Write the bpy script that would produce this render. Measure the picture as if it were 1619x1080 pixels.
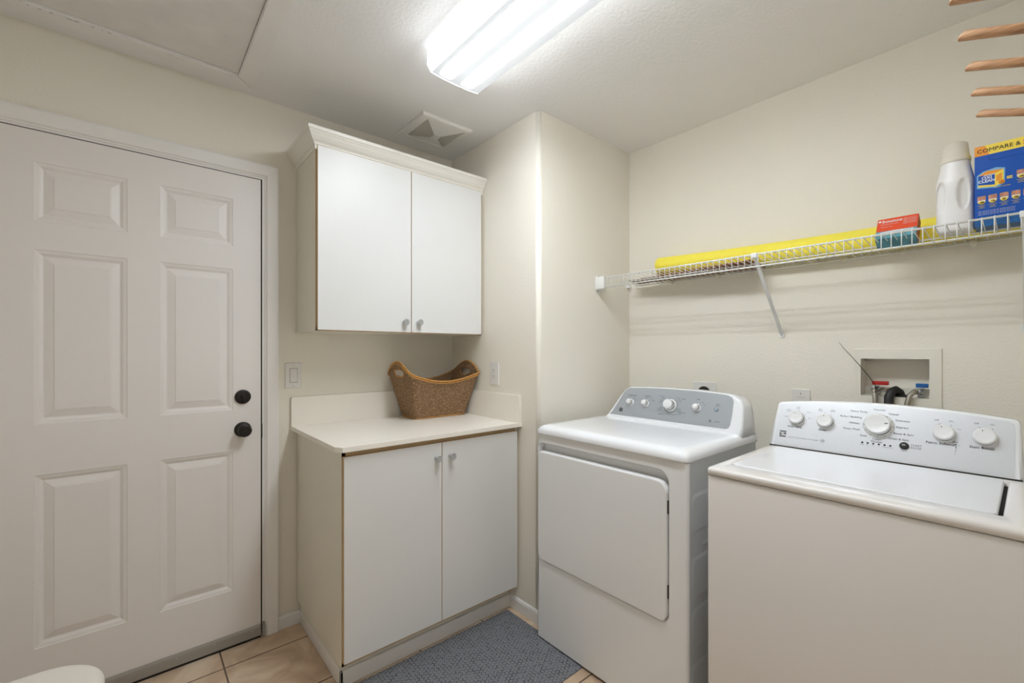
import bpy, bmesh, math, random
from mathutils import Vector, Matrix
PI = math.pi
for o in list(bpy.data.objects):
    bpy.data.objects.remove(o)
SC = bpy.context.scene
COL = SC.collection
random.seed(4)

# ------------------------------------------------------------------ camera
cam_d = bpy.data.cameras.new('camera')
cam = bpy.data.objects.new('camera', cam_d); COL.objects.link(cam)
cam.location = (0, 0, 1.294)
cam.rotation_euler = (PI/2, 0, math.radians(49.5585-90))
cam_d.sensor_width = 36.0
cam_d.lens = 701.03/1619*36
cam_d.shift_y = 15/1619
cam_d.clip_start = 0.02
SC.camera = cam
# ------------------------------------------------------------------ view + world
SC.view_settings.view_transform = 'Standard'
SC.view_settings.look = 'None'
SC.view_settings.gamma = 1.0
SC.view_settings.use_curve_mapping = False
SC.view_settings.exposure = 0.55
W = bpy.data.worlds.new('world'); SC.world = W; W.use_nodes = True
W.node_tree.nodes['Background'].inputs[0].default_value = (1.0, 0.95, 0.90, 1)
W.node_tree.nodes['Background'].inputs[1].default_value = 0.33
LAMP = 40.0           # brightness of the ceiling light's tubes behind the lens

SIDE = 2.0          # the same light through the cover's ribbed sides
RIM = 13.0

# room numbers (metres)
YD, X1, YS, XS, ZC = 2.273, 1.461, 1.520, 2.193, 2.44     # door wall, corner wall, its return, shelf wall, ceiling
XL, YR = -0.75, -0.30

# ------------------------------------------------------------------ materials
def _mat(name):
    m = bpy.data.materials.new(name); m.use_nodes = True
    nt = m.node_tree; b = nt.nodes['Principled BSDF']
    return m, nt, b
def lin(c):
    return tuple((x/255/12.92 if x/255 <= .04045 else ((x/255+.055)/1.055)**2.4) for x in c) + (1,)
def plain(name, rgb, rough=.5, metal=0, spec=.5, coat=0, bump=0, bscale=200, var=0, vscale=6):
    m, nt, b = _mat(name)
    c = lin(rgb)
    b.inputs['Base Color'].default_value = c
    b.inputs['Roughness'].default_value = rough
    b.inputs['Metallic'].default_value = metal
    b.inputs['Specular IOR Level'].default_value = spec
    b.inputs['Coat Weight'].default_value = coat
    tc = nt.nodes.new('ShaderNodeTexCoord')
    if var:
        n = nt.nodes.new('ShaderNodeTexNoise'); n.inputs['Scale'].default_value = vscale; n.inputs['Detail'].default_value = 5
        nt.links.new(tc.outputs['Object'], n.inputs['Vector'])
        r = nt.nodes.new('ShaderNodeValToRGB')
        r.color_ramp.elements[0].position = .3; r.color_ramp.elements[1].position = .7
        r.color_ramp.elements[0].color = tuple(x*(1-var) for x in c[:3]) + (1,)
        r.color_ramp.elements[1].color = tuple(min(1, x*(1+var)) for x in c[:3]) + (1,)
        nt.links.new(n.outputs['Fac'], r.inputs[0]); nt.links.new(r.outputs[0], b.inputs['Base Color'])
    if bump:
        n = nt.nodes.new('ShaderNodeTexNoise'); n.inputs['Scale'].default_value = bscale; n.inputs['Detail'].default_value = 3
        nt.links.new(tc.outputs['Object'], n.inputs['Vector'])
        bp = nt.nodes.new('ShaderNodeBump'); bp.inputs['Strength'].default_value = bump; bp.inputs['Distance'].default_value = .002
        nt.links.new(n.outputs['Fac'], bp.inputs['Height']); nt.links.new(bp.outputs[0], b.inputs['Normal'])
    return m
def wallmat(name, rgb, bump=.5, sc=110):
    """rolled drywall texture"""
    m, nt, b = _mat(name); c = lin(rgb)
    b.inputs['Roughness'].default_value = .6; b.inputs['Specular IOR Level'].default_value = .25
    tc = nt.nodes.new('ShaderNodeTexCoord')
    n1 = nt.nodes.new('ShaderNodeTexNoise'); n1.inputs['Scale'].default_value = sc; n1.inputs['Detail'].default_value = 4; n1.inputs['Roughness'].default_value = .6
    n2 = nt.nodes.new('ShaderNodeTexNoise'); n2.inputs['Scale'].default_value = 2.5
    nt.links.new(tc.outputs['Object'], n1.inputs[0]); nt.links.new(tc.outputs['Object'], n2.inputs[0])
    r = nt.nodes.new('ShaderNodeValToRGB')
    r.color_ramp.elements[0].color = tuple(x*.975 for x in c[:3]) + (1,); r.color_ramp.elements[1].color = c
    nt.links.new(n2.outputs['Fac'], r.inputs[0]); nt.links.new(r.outputs[0], b.inputs['Base Color'])
    bp = nt.nodes.new('ShaderNodeBump'); bp.inputs['Strength'].default_value = bump; bp.inputs['Distance'].default_value = .0022
    nt.links.new(n1.outputs['Fac'], bp.inputs['Height']); nt.links.new(bp.outputs[0], b.inputs['Normal'])
    return m
M = {}
M['wall'] = wallmat('cream_wall_paint', (242, 236, 223), .7, 115)
M['ceiling'] = wallmat('ceiling_paint', (243, 241, 239), .8, 70)
M['trim'] = plain('trim_paint', (240, 237, 233), .42, var=.02, vscale=3)
M['door'] = plain('door_paint', (236, 231, 227), .4, var=.015, vscale=2)
M['laminate'] = plain('white_laminate', (230, 229, 227), .38, var=.01, vscale=3)
M['laminate_cream'] = plain('cream_side_laminate', (233, 228, 214), .42, var=.015, vscale=3)
M['edge'] = plain('tan_edge_banding', (205, 178, 138), .5, var=.06, vscale=20)
M['crown'] = plain('crown_paint', (238, 234, 225), .4)
M['counter'] = plain('counter_laminate', (247, 241, 230), .3, var=.01, vscale=4)
M['nickel'] = plain('brushed_nickel', (196, 198, 200), .32, metal=.7)
M['black'] = plain('black_metal', (42, 38, 35), .38, metal=.5)
M['gap'] = plain('dark_gap', (34, 30, 27), .8)
M['plate'] = plain('switch_plate_plastic', (232, 229, 224), .35)
M['slot'] = plain('slot_dark', (40, 38, 36), .6)
M['enamel'] = plain('appliance_enamel', (238, 238, 238), .22, coat=.3)
M['enamel2'] = plain('washer_enamel', (232, 227, 223), .22, coat=.3)
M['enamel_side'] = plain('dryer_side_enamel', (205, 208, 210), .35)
M['gloss'] = plain('gloss_white_plastic', (244, 245, 248), .12, coat=.4)
M['lid'] = plain('lid_enamel', (228, 228, 231), .3, coat=.1)
M['silver'] = plain('silver_panel', (176, 181, 186), .38, metal=.35)
M['chromeknob'] = plain('knob_chrome', (205, 205, 205), .2, metal=.9)
M['wknob'] = plain('white_knob', (236, 236, 236), .3)
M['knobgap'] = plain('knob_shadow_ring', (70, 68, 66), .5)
M['ink'] = plain('printed_ink', (62, 66, 74), .5)
M['inklight'] = plain('printed_ink_light', (122, 126, 134), .5)
M['inkblue'] = plain('printed_ink_blue', (70, 130, 190), .5)
M['wire'] = plain('white_coated_wire', (235, 235, 232), .35)
M['noodle'] = plain('yellow_foam', (255, 236, 84), .75, bump=.35, bscale=400, var=.03, vscale=60)
M['cardbrown'] = plain('brown_board', (138, 92, 62), .7, var=.15, vscale=30)
M['orange'] = plain('red_orange_card', (236, 84, 46), .45)
M['teal'] = plain('teal_print', (92, 150, 162), .45, var=.3, vscale=40)
M['cardside'] = plain('box_side_card', (150, 62, 36), .6)
M['bluebox'] = plain('blue_card', (0, 84, 184), .35, var=.05, vscale=8)
M['bluelow'] = plain('blue_print_photo', (28, 92, 150), .35, var=.4, vscale=45)
M['yellow'] = plain('yellow_print', (255, 226, 84), .4)
M['orangep'] = plain('orange_print', (245, 160, 50), .4)
M['redp'] = plain('red_print', (214, 66, 34), .4)
M['whitep'] = plain('white_print', (238, 238, 236), .4)
M['skin'] = plain('print_photo_tan', (196, 138, 112), .45, var=.35, vscale=90)
M['glow'] = plain('pale_blue_print', (120, 180, 225), .4)
M['blackp'] = plain('black_print', (22, 24, 34), .4)
M['bottle'] = plain('white_jug_plastic', (240, 238, 236), .28)
M['cap'] = plain('cream_cap_plastic', (226, 218, 204), .3)
M['labelp'] = plain('dark_label', (60, 80, 90), .4, var=.5, vscale=80)
M['steel'] = plain('braided_steel', (165, 158, 148), .35, metal=.9, bump=.6, bscale=500)
M['hose'] = plain('black_rubber', (36, 36, 36), .5)
M['redv'] = plain('red_handle', (190, 34, 28), .4)
M['bluev'] = plain('blue_handle', (20, 98, 170), .4)
M['boxpl'] = plain('cream_box_plastic', (238, 233, 220), .4)
M['rim'] = plain('rattan_rim', (196, 142, 72), .5, var=.15, vscale=40)
M['sweep'] = plain('aluminium_sweep', (168, 164, 158), .45, metal=.3)
M['bin'] = plain('offwhite_plastic', (228, 222, 212), .35)
M['louver'] = plain('vent_grille_plastic', (238, 234, 226), .5)
M['louverdark'] = plain('vent_dark', (226, 220, 208), .7)
M['stain'] = plain('grime', (120, 122, 128), .6)

# wood for pegs
m, nt, b = _mat('peg_wood'); b.inputs['Roughness'].default_value = .45
tc = nt.nodes.new('ShaderNodeTexCoord'); mp = nt.nodes.new('ShaderNodeMapping'); mp.inputs['Scale'].default_value = (60, 4, 60)
n = nt.nodes.new('ShaderNodeTexNoise'); n.inputs['Scale'].default_value = 3; n.inputs['Detail'].default_value = 6
r = nt.nodes.new('ShaderNodeValToRGB'); r.color_ramp.elements[0].color = lin((150, 106, 70)); r.color_ramp.elements[1].color = lin((208, 162, 120))
r.color_ramp.elements[0].position = .3; r.color_ramp.elements[1].position = .7
nt.links.new(tc.outputs['Object'], mp.inputs[0]); nt.links.new(mp.outputs[0], n.inputs[0]); nt.links.new(n.outputs[0], r.inputs[0]); nt.links.new(r.outputs[0], b.inputs['Base Color'])
M['wood'] = m
# floor tile
m, nt, b = _mat('beige_floor_tile')
tc = nt.nodes.new('ShaderNodeTexCoord'); mp = nt.nodes.new('ShaderNodeMapping'); mp.inputs['Location'].default_value = (-.28+.33*6, -2.135+.33*9, 0)
br = nt.nodes.new('ShaderNodeTexBrick'); br.offset = 0; br.squash = 1
for k, v in (('Scale', 1), ('Brick Width', .33), ('Row Height', .33), ('Mortar Size', .0035), ('Mortar Smooth', .25), ('Bias', 0)): br.inputs[k].default_value = v
n = nt.nodes.new('ShaderNodeTexNoise'); n.inputs['Scale'].default_value = 5; n.inputs['Detail'].default_value = 8; n.inputs['Distortion'].default_value = 1.6
r = nt.nodes.new('ShaderNodeValToRGB'); e = r.color_ramp.elements
e[0].position = .3; e[0].color = lin((192, 164, 136)); e[1].position = .68; e[1].color = lin((232, 212, 188)); k = e.new(.5); k.color = lin((216, 190, 162))
nt.links.new(tc.outputs['Object'], mp.inputs[0]); nt.links.new(mp.outputs[0], br.inputs['Vector']); nt.links.new(tc.outputs['Object'], n.inputs[0]); nt.links.new(n.outputs[0], r.inputs[0])
nt.links.new(r.outputs[0], br.inputs['Color1']); nt.links.new(r.outputs[0], br.inputs['Color2']); br.inputs['Mortar'].default_value = lin((112, 92, 76))
nt.links.new(br.outputs['Color'], b.inputs['Base Color']); b.inputs['Roughness'].default_value = .38
bp = nt.nodes.new('ShaderNodeBump'); bp.inputs['Strength'].default_value = .6; bp.inputs['Distance'].default_value = .002; bp.invert = True
nt.links.new(br.outputs['Fac'], bp.inputs['Height']); nt.links.new(bp.outputs[0], b.inputs['Normal'])
M['tile'] = m
# grey mat with a small honeycomb print
m, nt, b = _mat('grey_woven_mat')
tc = nt.nodes.new('ShaderNodeTexCoord'); sp = nt.nodes.new('ShaderNodeSeparateXYZ'); nt.links.new(tc.outputs['Object'], sp.inputs[0])
def math_node(op, a, bb=None):
    q = nt.nodes.new('ShaderNodeMath'); q.operation = op
    for i, s in enumerate((a, bb)):
        if s is None: continue
        if isinstance(s, (int, float)): q.inputs[i].default_value = s
        else: nt.links.new(s, q.inputs[i])
    return q.outputs[0]
X, Y = sp.outputs['X'], sp.outputs['Y']
K = 2*PI/.0145
tot = None
for ang in (0, 60, 120):
    a = math.radians(ang)
    ph = math_node('ADD', math_node('MULTIPLY', X, K*math.cos(a)), math_node('MULTIPLY', Y, K*math.sin(a)))
    c_ = math_node('COSINE', ph)
    tot = c_ if tot is None else math_node('ADD', tot, c_)
n = nt.nodes.new('ShaderNodeTexNoise'); n.inputs['Scale'].default_value = 90; n.inputs['Detail'].default_value = 2
nt.links.new(tc.outputs['Object'], n.inputs[0])
tot = math_node('ADD', tot, math_node('MULTIPLY', math_node('SUBTRACT', n.outputs[0], .5), 2.4))
r = nt.nodes.new('ShaderNodeValToRGB'); e = r.color_ramp.elements
e[0].position = .0; e[0].color = lin((58, 60, 66)); e[1].position = 1; e[1].color = lin((128, 129, 134)); 
mr = nt.nodes.new('ShaderNodeMapRange'); mr.inputs[1].default_value = -1.45; mr.inputs[2].default_value = -.85
nt.links.new(tot, mr.inputs[0]); nt.links.new(mr.outputs[0], r.inputs[0]); nt.links.new(r.outputs[0], b.inputs['Base Color'])
b.inputs['Roughness'].default_value = .75
bp = nt.nodes.new('ShaderNodeBump'); bp.inputs['Strength'].default_value = .7; bp.inputs['Distance'].default_value = .002
nt.links.new(mr.outputs[0], bp.inputs['Height']); nt.links.new(bp.outputs[0], b.inputs['Normal'])
M['mat'] = m
# woven seagrass
m, nt, b = _mat('woven_seagrass'); b.inputs['Roughness'].default_value = .65
tc = nt.nodes.new('ShaderNodeTexCoord'); mp = nt.nodes.new('ShaderNodeMapping'); mp.inputs['Scale'].default_value = (70, 70, 170)
n = nt.nodes.new('ShaderNodeTexNoise'); n.inputs['Scale'].default_value = 1.6; n.inputs['Detail'].default_value = 5
r = nt.nodes.new('ShaderNodeValToRGB'); e = r.color_ramp.elements
e[0].position = .3; e[0].color = lin((92, 66, 44)); e[1].position = .72; e[1].color = lin((196, 162, 122)); k = e.new(.5); k.color = lin((146, 112, 80))
nt.links.new(tc.outputs['Object'], mp.inputs[0]); nt.links.new(mp.outputs[0], n.inputs[0]); nt.links.new(n.outputs[0], r.inputs[0]); nt.links.new(r.outputs[0], b.inputs['Base Color'])
M['weave'] = m
# fluorescent lens: two tubes glow through the ribbed acrylic (object X across the fixture)
m, nt, b = _mat('lit_acrylic_lens')
tc = nt.nodes.new('ShaderNodeTexCoord'); sp = nt.nodes.new('ShaderNodeSeparateXYZ'); nt.links.new(tc.outputs['Object'], sp.inputs[0])
X, Y = sp.outputs['X'], sp.outputs['Y']
g = None; soft = None
for cx in (-.058, .040):
    d = math_node('DIVIDE', math_node('SUBTRACT', X, cx), .0215)
    q = math_node('EXPONENT', math_node('MULTIPLY', math_node('POWER', math_node('ABSOLUTE', d), 4), -1))
    g = q if g is None else math_node('ADD', g, q)
    d2 = math_node('DIVIDE', math_node('SUBTRACT', X, cx), .052)
    q2 = math_node('EXPONENT', math_node('MULTIPLY', math_node('MULTIPLY', d2, d2), -1))
    soft = q2 if soft is None else math_node('ADD', soft, q2)
en = math_node('SUBTRACT', .555, math_node('ABSOLUTE', Y))               # fades at the tube ends
mr = nt.nodes.new('ShaderNodeMapRange'); mr.inputs[1].default_value = -.045; mr.inputs[2].default_value = .05; mr.interpolation_type = 'SMOOTHSTEP'
nt.links.new(en, mr.inputs[0])
st = math_node('ADD', math_node('MULTIPLY', math_node('MULTIPLY', g, mr.outputs[0]), LAMP), math_node('ADD', .36, math_node('MULTIPLY', math_node('MULTIPLY', soft, mr.outputs[0]), .17)))
b.inputs['Base Color'].default_value = (.55, .55, .55, 1); b.inputs['Roughness'].default_value = .25
b.inputs['Emission Color'].default_value = (.88, .945, 1, 1); nt.links.new(st, b.inputs['Emission Strength'])
M['lens'] = m
m, nt, b = _mat('lit_acrylic_lens_side')           # the upright ribbed sides and ends of the same cover
b.inputs['Base Color'].default_value = (.55, .55, .55, 1); b.inputs['Roughness'].default_value = .25
b.inputs['Emission Color'].default_value = (.88, .945, 1, 1); b.inputs['Emission Strength'].default_value = SIDE
M['lens_side'] = m
m = m.copy(); m.node_tree.nodes['Principled BSDF'].inputs['Emission Strength'].default_value = RIM; M['lens_rim'] = m     # rounded lower edges

# ------------------------------------------------------------------ mesh helpers
ROOTLOC = {}
class MB:
    """collects shapes (world coordinates) into ONE mesh object"""
    def __init__(s): s.bm = bmesh.new(); s.mats = []
    def mi(s, mat):
        if mat not in s.mats: s.mats.append(mat)
        return s.mats.index(mat)
    def faces(s, verts, faces, mat, smooth=False, mx=None):
        vs = [s.bm.verts.new(mx @ Vector(v) if mx else v) for v in verts]; i = s.mi(mat); out = []
        for f in faces:
            try: q = s.bm.faces.new([vs[k] for k in f])
            except ValueError: continue
            q.material_index = i; q.smooth = smooth; out.append(q)
        return vs, out
    def join(s, bm, mat, smooth=False, mx=None):
        bm.verts.index_update()
        s.faces([v.co.copy() for v in bm.verts], [[v.index for v in f.verts] for f in bm.faces], mat, smooth, mx); bm.free(); return s
    def box(s, x0, x1, y0, y1, z0, z1, mat, bev=0, seg=2, mx=None, smooth=None):
        bm = bmesh.new(); bmesh.ops.create_cube(bm, size=1)
        for v in bm.verts: v.co = ((x0+x1)/2+v.co.x*(x1-x0), (y0+y1)/2+v.co.y*(y1-y0), (z0+z1)/2+v.co.z*(z1-z0))
        if bev: bmesh.ops.bevel(bm, geom=bm.edges[:], offset=bev, segments=seg, profile=.5, affect='EDGES')
        return s.join(bm, mat, bool(bev) if smooth is None else smooth, mx)
    def prism(s, pts, d0, d1, mat, mx=None, bev=0, seg=2, smooth=False, bevback=False):
        """pts (u,v) counter-clockwise polygon, extruded along n from d0 to d1"""
        bm = bmesh.new()
        a = [bm.verts.new((p[0], p[1], d0)) for p in pts]; c = [bm.verts.new((p[0], p[1], d1)) for p in pts]; n_ = len(pts)
        bm.faces.new(a[::-1]); top = bm.faces.new(c)
        for i in range(n_): bm.faces.new((a[i], a[(i+1) % n_], c[(i+1) % n_], c[i]))
        bmesh.ops.recalc_face_normals(bm, faces=bm.faces[:])
        if bev:
            es = list(top.edges)
            if bevback: es += [e for e in bm.edges if all(v.co.z == d0 for v in e.verts)]
            bmesh.ops.bevel(bm, geom=es, offset=bev, segments=seg, profile=.5, affect='EDGES')
        return s.join(bm, mat, smooth, mx)
    def lathe(s, prof, mat, mx=None, n=32, smooth=True):
        """prof: (radius, height) pairs along local z"""
        vs = []; fs = []
        for r_, h in prof:
            for i in range(n): vs.append((r_*math.cos(2*PI*i/n), r_*math.sin(2*PI*i/n), h))
        for k in range(len(prof)-1):
            for i in range(n):
                j = (i+1) % n; fs.append((k*n+i, k*n+j, (k+1)*n+j, (k+1)*n+i))
        fs.append(tuple(range(n))[::-1]); fs.append(tuple((len(prof)-1)*n+i for i in range(n)))
        s.faces(vs, fs, mat, smooth, mx); return s
    def tube(s, pts, r, mat, n=8, closed=False, smooth=True, rs=None):
        pts = [Vector(p) for p in pts]; L = len(pts); rings = []
        up = Vector((0, 0, 1)); prev = None
        for i, p in enumerate(pts):
            a = pts[(i-1) % L] if (closed or i) else p; c = pts[(i+1) % L] if (closed or i < L-1) else p
            t = (c-a).normalized()
            if prev is None:
                x = t.cross(up)
                if x.length < 1e-3: x = t.cross(Vector((1, 0, 0)))
            else: x = prev - t*prev.dot(t)
            x.normalize(); prev = x; y = t.cross(x); rr = rs[i] if rs else r
            rings.append([s.bm.verts.new(p+x*rr*math.cos(2*PI*k/n)+y*rr*math.sin(2*PI*k/n)) for k in range(n)])
        i_ = s.mi(mat)
        for i in range(L if closed else L-1):
            A, B = rings[i], rings[(i+1) % L]
            for k in range(n):
                f = s.bm.faces.new((A[k], A[(k+1) % n], B[(k+1) % n], B[k])); f.material_index = i_; f.smooth = smooth
        if not closed:
            for q in (rings[0][::-1], rings[-1]):
                f = s.bm.faces.new(q); f.material_index = i_
        return s
    def text(s, body, size, mat, mx, align='CENTER', ext=.0002, sx=1, shear=0, bold=0, space=1):
        cu = bpy.data.curves.new('lettering', 'FONT'); cu.body = body; cu.size = size; cu.align_x = align; cu.align_y = 'CENTER'
        cu.extrude = ext; cu.resolution_u = 2; cu.shear = shear; cu.offset = bold; cu.space_character = space
        ob = bpy.data.objects.new('lettering', cu); COL.objects.link(ob)
        bpy.context.view_layer.update()
        me = bpy.data.meshes.new_from_object(ob.evaluated_get(bpy.context.evaluated_depsgraph_get()))
        S = Matrix.Diagonal((sx, 1, 1, 1))
        s.faces([v.co.copy() for v in me.vertices], [list(p.vertices) for p in me.polygons], mat, False, mx @ S)
        bpy.data.objects.remove(ob); bpy.data.curves.remove(cu); bpy.data.meshes.remove(me); return s
    def build(s, name, parent=None, at=None, recalc=True, **props):
        bm = s.bm
        if recalc: bmesh.ops.recalc_face_normals(bm, faces=bm.faces[:])
        xs = [v.co for v in bm.verts]
        if at is None:
            at = Vector(((min(v.x for v in xs)+max(v.x for v in xs))/2, (min(v.y for v in xs)+max(v.y for v in xs))/2, min(v.z for v in xs)))
        at = Vector(at)
        bmesh.ops.translate(bm, verts=bm.verts[:], vec=-at)
        me = bpy.data.meshes.new(name); bm.to_mesh(me); bm.free()
        for k in s.mats: me.materials.append(M[k])
        o = bpy.data.objects.new(name, me); COL.objects.link(o)
        if parent:
            o.parent = parent; o.location = at-ROOTLOC[parent.name]
        else: o.location = at
        ROOTLOC[o.name] = at
        for k, v in props.items(): o[k] = v
        return o
def thing(name, loc, label, cat, group=None):
    o = bpy.data.objects.new(name, None); COL.objects.link(o); o.location = loc; o.empty_display_size = .05
    ROOTLOC[o.name] = Vector(loc); o['label'] = label; o['category'] = cat
    if group: o['group'] = group
    return o
def frame(o, u, v, n):
    return Matrix(((u[0], v[0], n[0], o[0]), (u[1], v[1], n[1], o[1]), (u[2], v[2], n[2], o[2]), (0, 0, 0, 1)))
def rrect(x0, x1, y0, y1, r, n=6):
    """rounded rectangle, counter-clockwise; r a number or 4 radii (bl, br, tr, tl)"""
    rr = (r,)*4 if isinstance(r, (int, float)) else r; out = []
    for (cx, cy, a0), q in zip(((x0+rr[0], y0+rr[0], PI), (x1-rr[1], y0+rr[1], 1.5*PI), (x1-rr[2], y1-rr[2], 0), (x0+rr[3], y1-rr[3], .5*PI)), rr):
        for i in range(n+1):
            a = a0+.5*PI*i/n; out.append((cx+q*math.cos(a), cy+q*math.sin(a)))
    return out
def structure(mb, name, **k): return mb.build(name, kind='structure', **k)
FX = lambda x, y, z: frame((x, y, z), (0, -1, 0), (0, 0, 1), (-1, 0, 0))   # faces the room from the shelf wall
FY = lambda x, y, z: frame((x, y, z), (1, 0, 0), (0, 0, 1), (0, -1, 0))    # faces the room from the door wall

# ------------------------------------------------------------------ the room
DX0, DX1, DZ = -.382, .4425, 2.0725          # door opening
b = MB(); b.box(XL-.1, XS+.2, YR-.1, YD+.2, -.1, 0, 'tile'); structure(b, 'floor', at=(0, 0, 0))
b = MB(); b.box(XL-.1, XS+.2, YR-.1, YD+.2, ZC, ZC+.1, 'ceiling'); structure(b, 'ceiling', at=(0, 0, ZC))
b = MB()
b.box(XL-.1, DX0, YD, YD+.07, 0, ZC, 'wall'); b.box(DX1, X1+.02, YD, YD+.07, 0, ZC, 'wall'); b.box(DX0, DX1, YD, YD+.07, DZ, ZC, 'wall')
b.box(XL-.1, X1+.02, YD+.07, YD+.14, 0, ZC, 'gap'); structure(b, 'wall_back', at=(0, YD, 0))
# corner wall with a bullnose edge
R = .02
pts = [(X1, YD+.14)] + [(X1+R-R*math.cos(a), YS+R-R*math.sin(a)) for a in [PI/2*i/8 for i in range(9)]] + [(XS+.12, YS), (XS+.12, YD+.14)]
b = MB(); b.prism(pts, 0, ZC, 'wall')
for f in b.bm.faces:
    if abs(f.normal.z) < .5 and f.calc_area() < .02*ZC: f.smooth = True
structure(b, 'wall_corner', at=(X1, YS, 0)); 
# shelf wall with a hole for the supply box
by0, by1, bz0, bz1 = .236, .443, 1.115, 1.270
b = MB()
b.box(XS, XS+.12, YR-.1, by0, 0, ZC, 'wall'); b.box(XS, XS+.12, by1, YS, 0, ZC, 'wall')
b.box(XS, XS+.12, by0, by1, 0, bz0, 'wall'); b.box(XS, XS+.12, by0, by1, bz1, ZC, 'wall'); structure(b, 'wall_right', at=(XS, 0, 0))
b = MB(); b.box(XL-.1, XL, YR-.1, YD, 0, ZC, 'wall'); structure(b, 'wall_left', at=(XL, 0, 0))
# wall behind the camera with an open doorway
OX0, OX1, OZ = -.68, .45, 2.08
b = MB(); b.box(XL, OX0, YR-.1, YR, 0, ZC, 'wall'); b.box(OX1, XS, YR-.1, YR, 0, ZC, 'wall'); b.box(OX0, OX1, YR-.1, YR, OZ, ZC, 'wall')
structure(b, 'wall_front', at=(0, YR, 0))
b = MB()
b.box(OX1, OX1+.07, YR, YR+.015, 0, OZ+.07, 'trim', .003); b.box(OX0-.06, OX0, YR, YR+.015, 0, OZ+.07, 'trim', .003); b.box(OX0, OX1, YR, YR+.015, OZ, OZ+.07, 'trim', .003)
structure(b, 'trim_1')
# daylight portal in that doorway (samples the world light, emits nothing itself)
pl = bpy.data.lights.new('doorway_portal', 'AREA'); pl.shape = 'RECTANGLE'; pl.size = OX1-OX0; pl.size_y = OZ; pl.cycles.is_portal = True
po = bpy.data.objects.new('doorway_portal', pl); COL.objects.link(po); po.location = ((OX0+OX1)/2, YR-.05, OZ/2); po.rotation_euler = (PI/2, 0, 0)

# door casing with a moulded inner edge, mitred corner
CI, CO, CT = .452, .508, 2.140
b = MB()
def casing_prof(t):      # t across the casing 0..1 from the opening outwards -> height off the wall
    return [(0, .010), (.10, .012), (.16, .0165), (.24, .0175), (.9, .019), (1, .017)]
cx0, cx1 = -.393, CI
ztop_in = 2.080
ring = []
for t, h in [(0, 0)] + casing_prof(0) + [(1, 0)]:
    w = t*(CO-CI)
    y = YD-h
    ring.append([(cx0-w, y, 0), (cx0-w, y, ztop_in+w*1.07), (cx1+w, y, ztop_in+w*1.07), (cx1+w, y, 0)])
vs = [p for r_ in ring for p in r_]; fs = []
for k in range(len(ring)-1):
    for i in range(3): fs.append((k*4+i, k*4+i+1, (k+1)*4+i+1, (k+1)*4+i))
b.faces(vs, fs, 'trim'); structure(b, 'trim_2')
b = MB()   # jamb
b.box(DX1+.0, CI+.001, YD-.006, YD+.07, 0, ztop_in+.01, 'trim'); b.box(cx0-.001, DX0, YD-.006, YD+.07, 0, ztop_in+.01, 'trim'); b.box(DX0, DX1, YD-.006, YD+.07, 2.0715, ztop_in+.01, 'trim')
b.box(DX1-.0065, DX1, YD-.003, YD+.07, .066, DZ, 'gap'); b.box(DX0, DX1, YD-.003, YD+.07, 2.0665, DZ, 'gap')
b.box(DX1-.0045, DX1+.001, YD-.0065, YD+.028, .90, .965, 'black')          # strike plate
structure(b, 'trim_3')
# baseboards
def base(name, a, c, n_, h=.062, t=.012):
    b = MB(); (x0, y0), (x1, y1) = a, c
    u = Vector((x1-x0, y1-y0, 0)); L = u.length; u.normalize(); nn = Vector((n_[0], n_[1], 0))
    mx = frame((x0, y0, 0), nn, (0, 0, 1), u if nn.cross(Vector((0, 0, 1))).dot(u) > 0 else -u)
    prof = [(0, 0), (t, 0), (t, h-.012), (t-.004, h-.003), (.003, h), (0, h)]
    s_ = 1 if nn.cross(Vector((0, 0, 1))).dot(u) > 0 else -1
    b.prism(prof, 0, L*s_, 'trim', mx); structure(b, name)
base('baseboard_back', (CO+.001, YD), (.604, YD), (0, -1))
base('baseboard_corner', (X1, YS-.012), (X1, 1.716), (-1, 0))
base('baseboard_return', (X1+.001, YS), (XS, YS), (0, -1))
base('baseboard_right', (XS, YR+.01), (XS, YS-.013), (-1, 0))
base('baseboard_left', (XL, YR+.02), (XL, YD), (1, 0))
base('baseboard_front', (OX1+.072, YR), (XS-.013, YR), (0, 1))

# ------------------------------------------------------------------ six panel door
DF = YD-.012       # door face plane
dl, dr, db, dt = -.378, .4355, .058, 2.066
b = MB()
xc = [dl, -.266, -.020, .079, .328, dr]; zc_ = [db, .250, .857, 1.036, 1.650, 1.751, 1.957, dt]
panels = [(i, j) for i in (1, 3) for j in (1, 3, 5)]
for i in range(5):
    for j in range(7):
        x0, x1, z0, z1 = xc[i], xc[i+1], zc_[j], zc_[j+1]
        if (i, j) not in panels:
            b.faces([(x0, DF, z0), (x1, DF, z0), (x1, DF, z1), (x0, DF, z1)], [(0, 1, 2, 3)], 'door'); continue
        rings = [(0, 0), (.002, .0022), (.006, .0030), (.012, .0046), (.018, .0085), (.021, .0100), (.023, .0100), (.045, .0035), (.049, .0030), (.0495, .0012)]
        vs = []; fs = []
        for q, d in rings: vs += [(x0+q, DF+d, z0+q), (x1-q, DF+d, z0+q), (x1-q, DF+d, z1-q), (x0+q, DF+d, z1-q)]
        for k in range(len(rings)-1):
            for e_ in range(4): fs.append((k*4+e_, k*4+(e_+1) % 4, k*4+4+(e_+1) % 4, k*4+4+e_))
        L = (len(rings)-1)*4; fs.append((L, L+1, L+2, L+3)); b.faces(vs, fs, 'door')
b.faces([(dl, DF, db), (dr, DF, db), (dr, DF, dt), (dl, DF, dt), (dl, DF+.035, db), (dr, DF+.035, db), (dr, DF+.035, dt), (dl, DF+.035, dt)],
        [(4, 7, 6, 5), (0, 4, 5, 1), (1, 5, 6, 2), (2, 6, 7, 3), (3, 7, 4, 0)], 'door')
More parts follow.
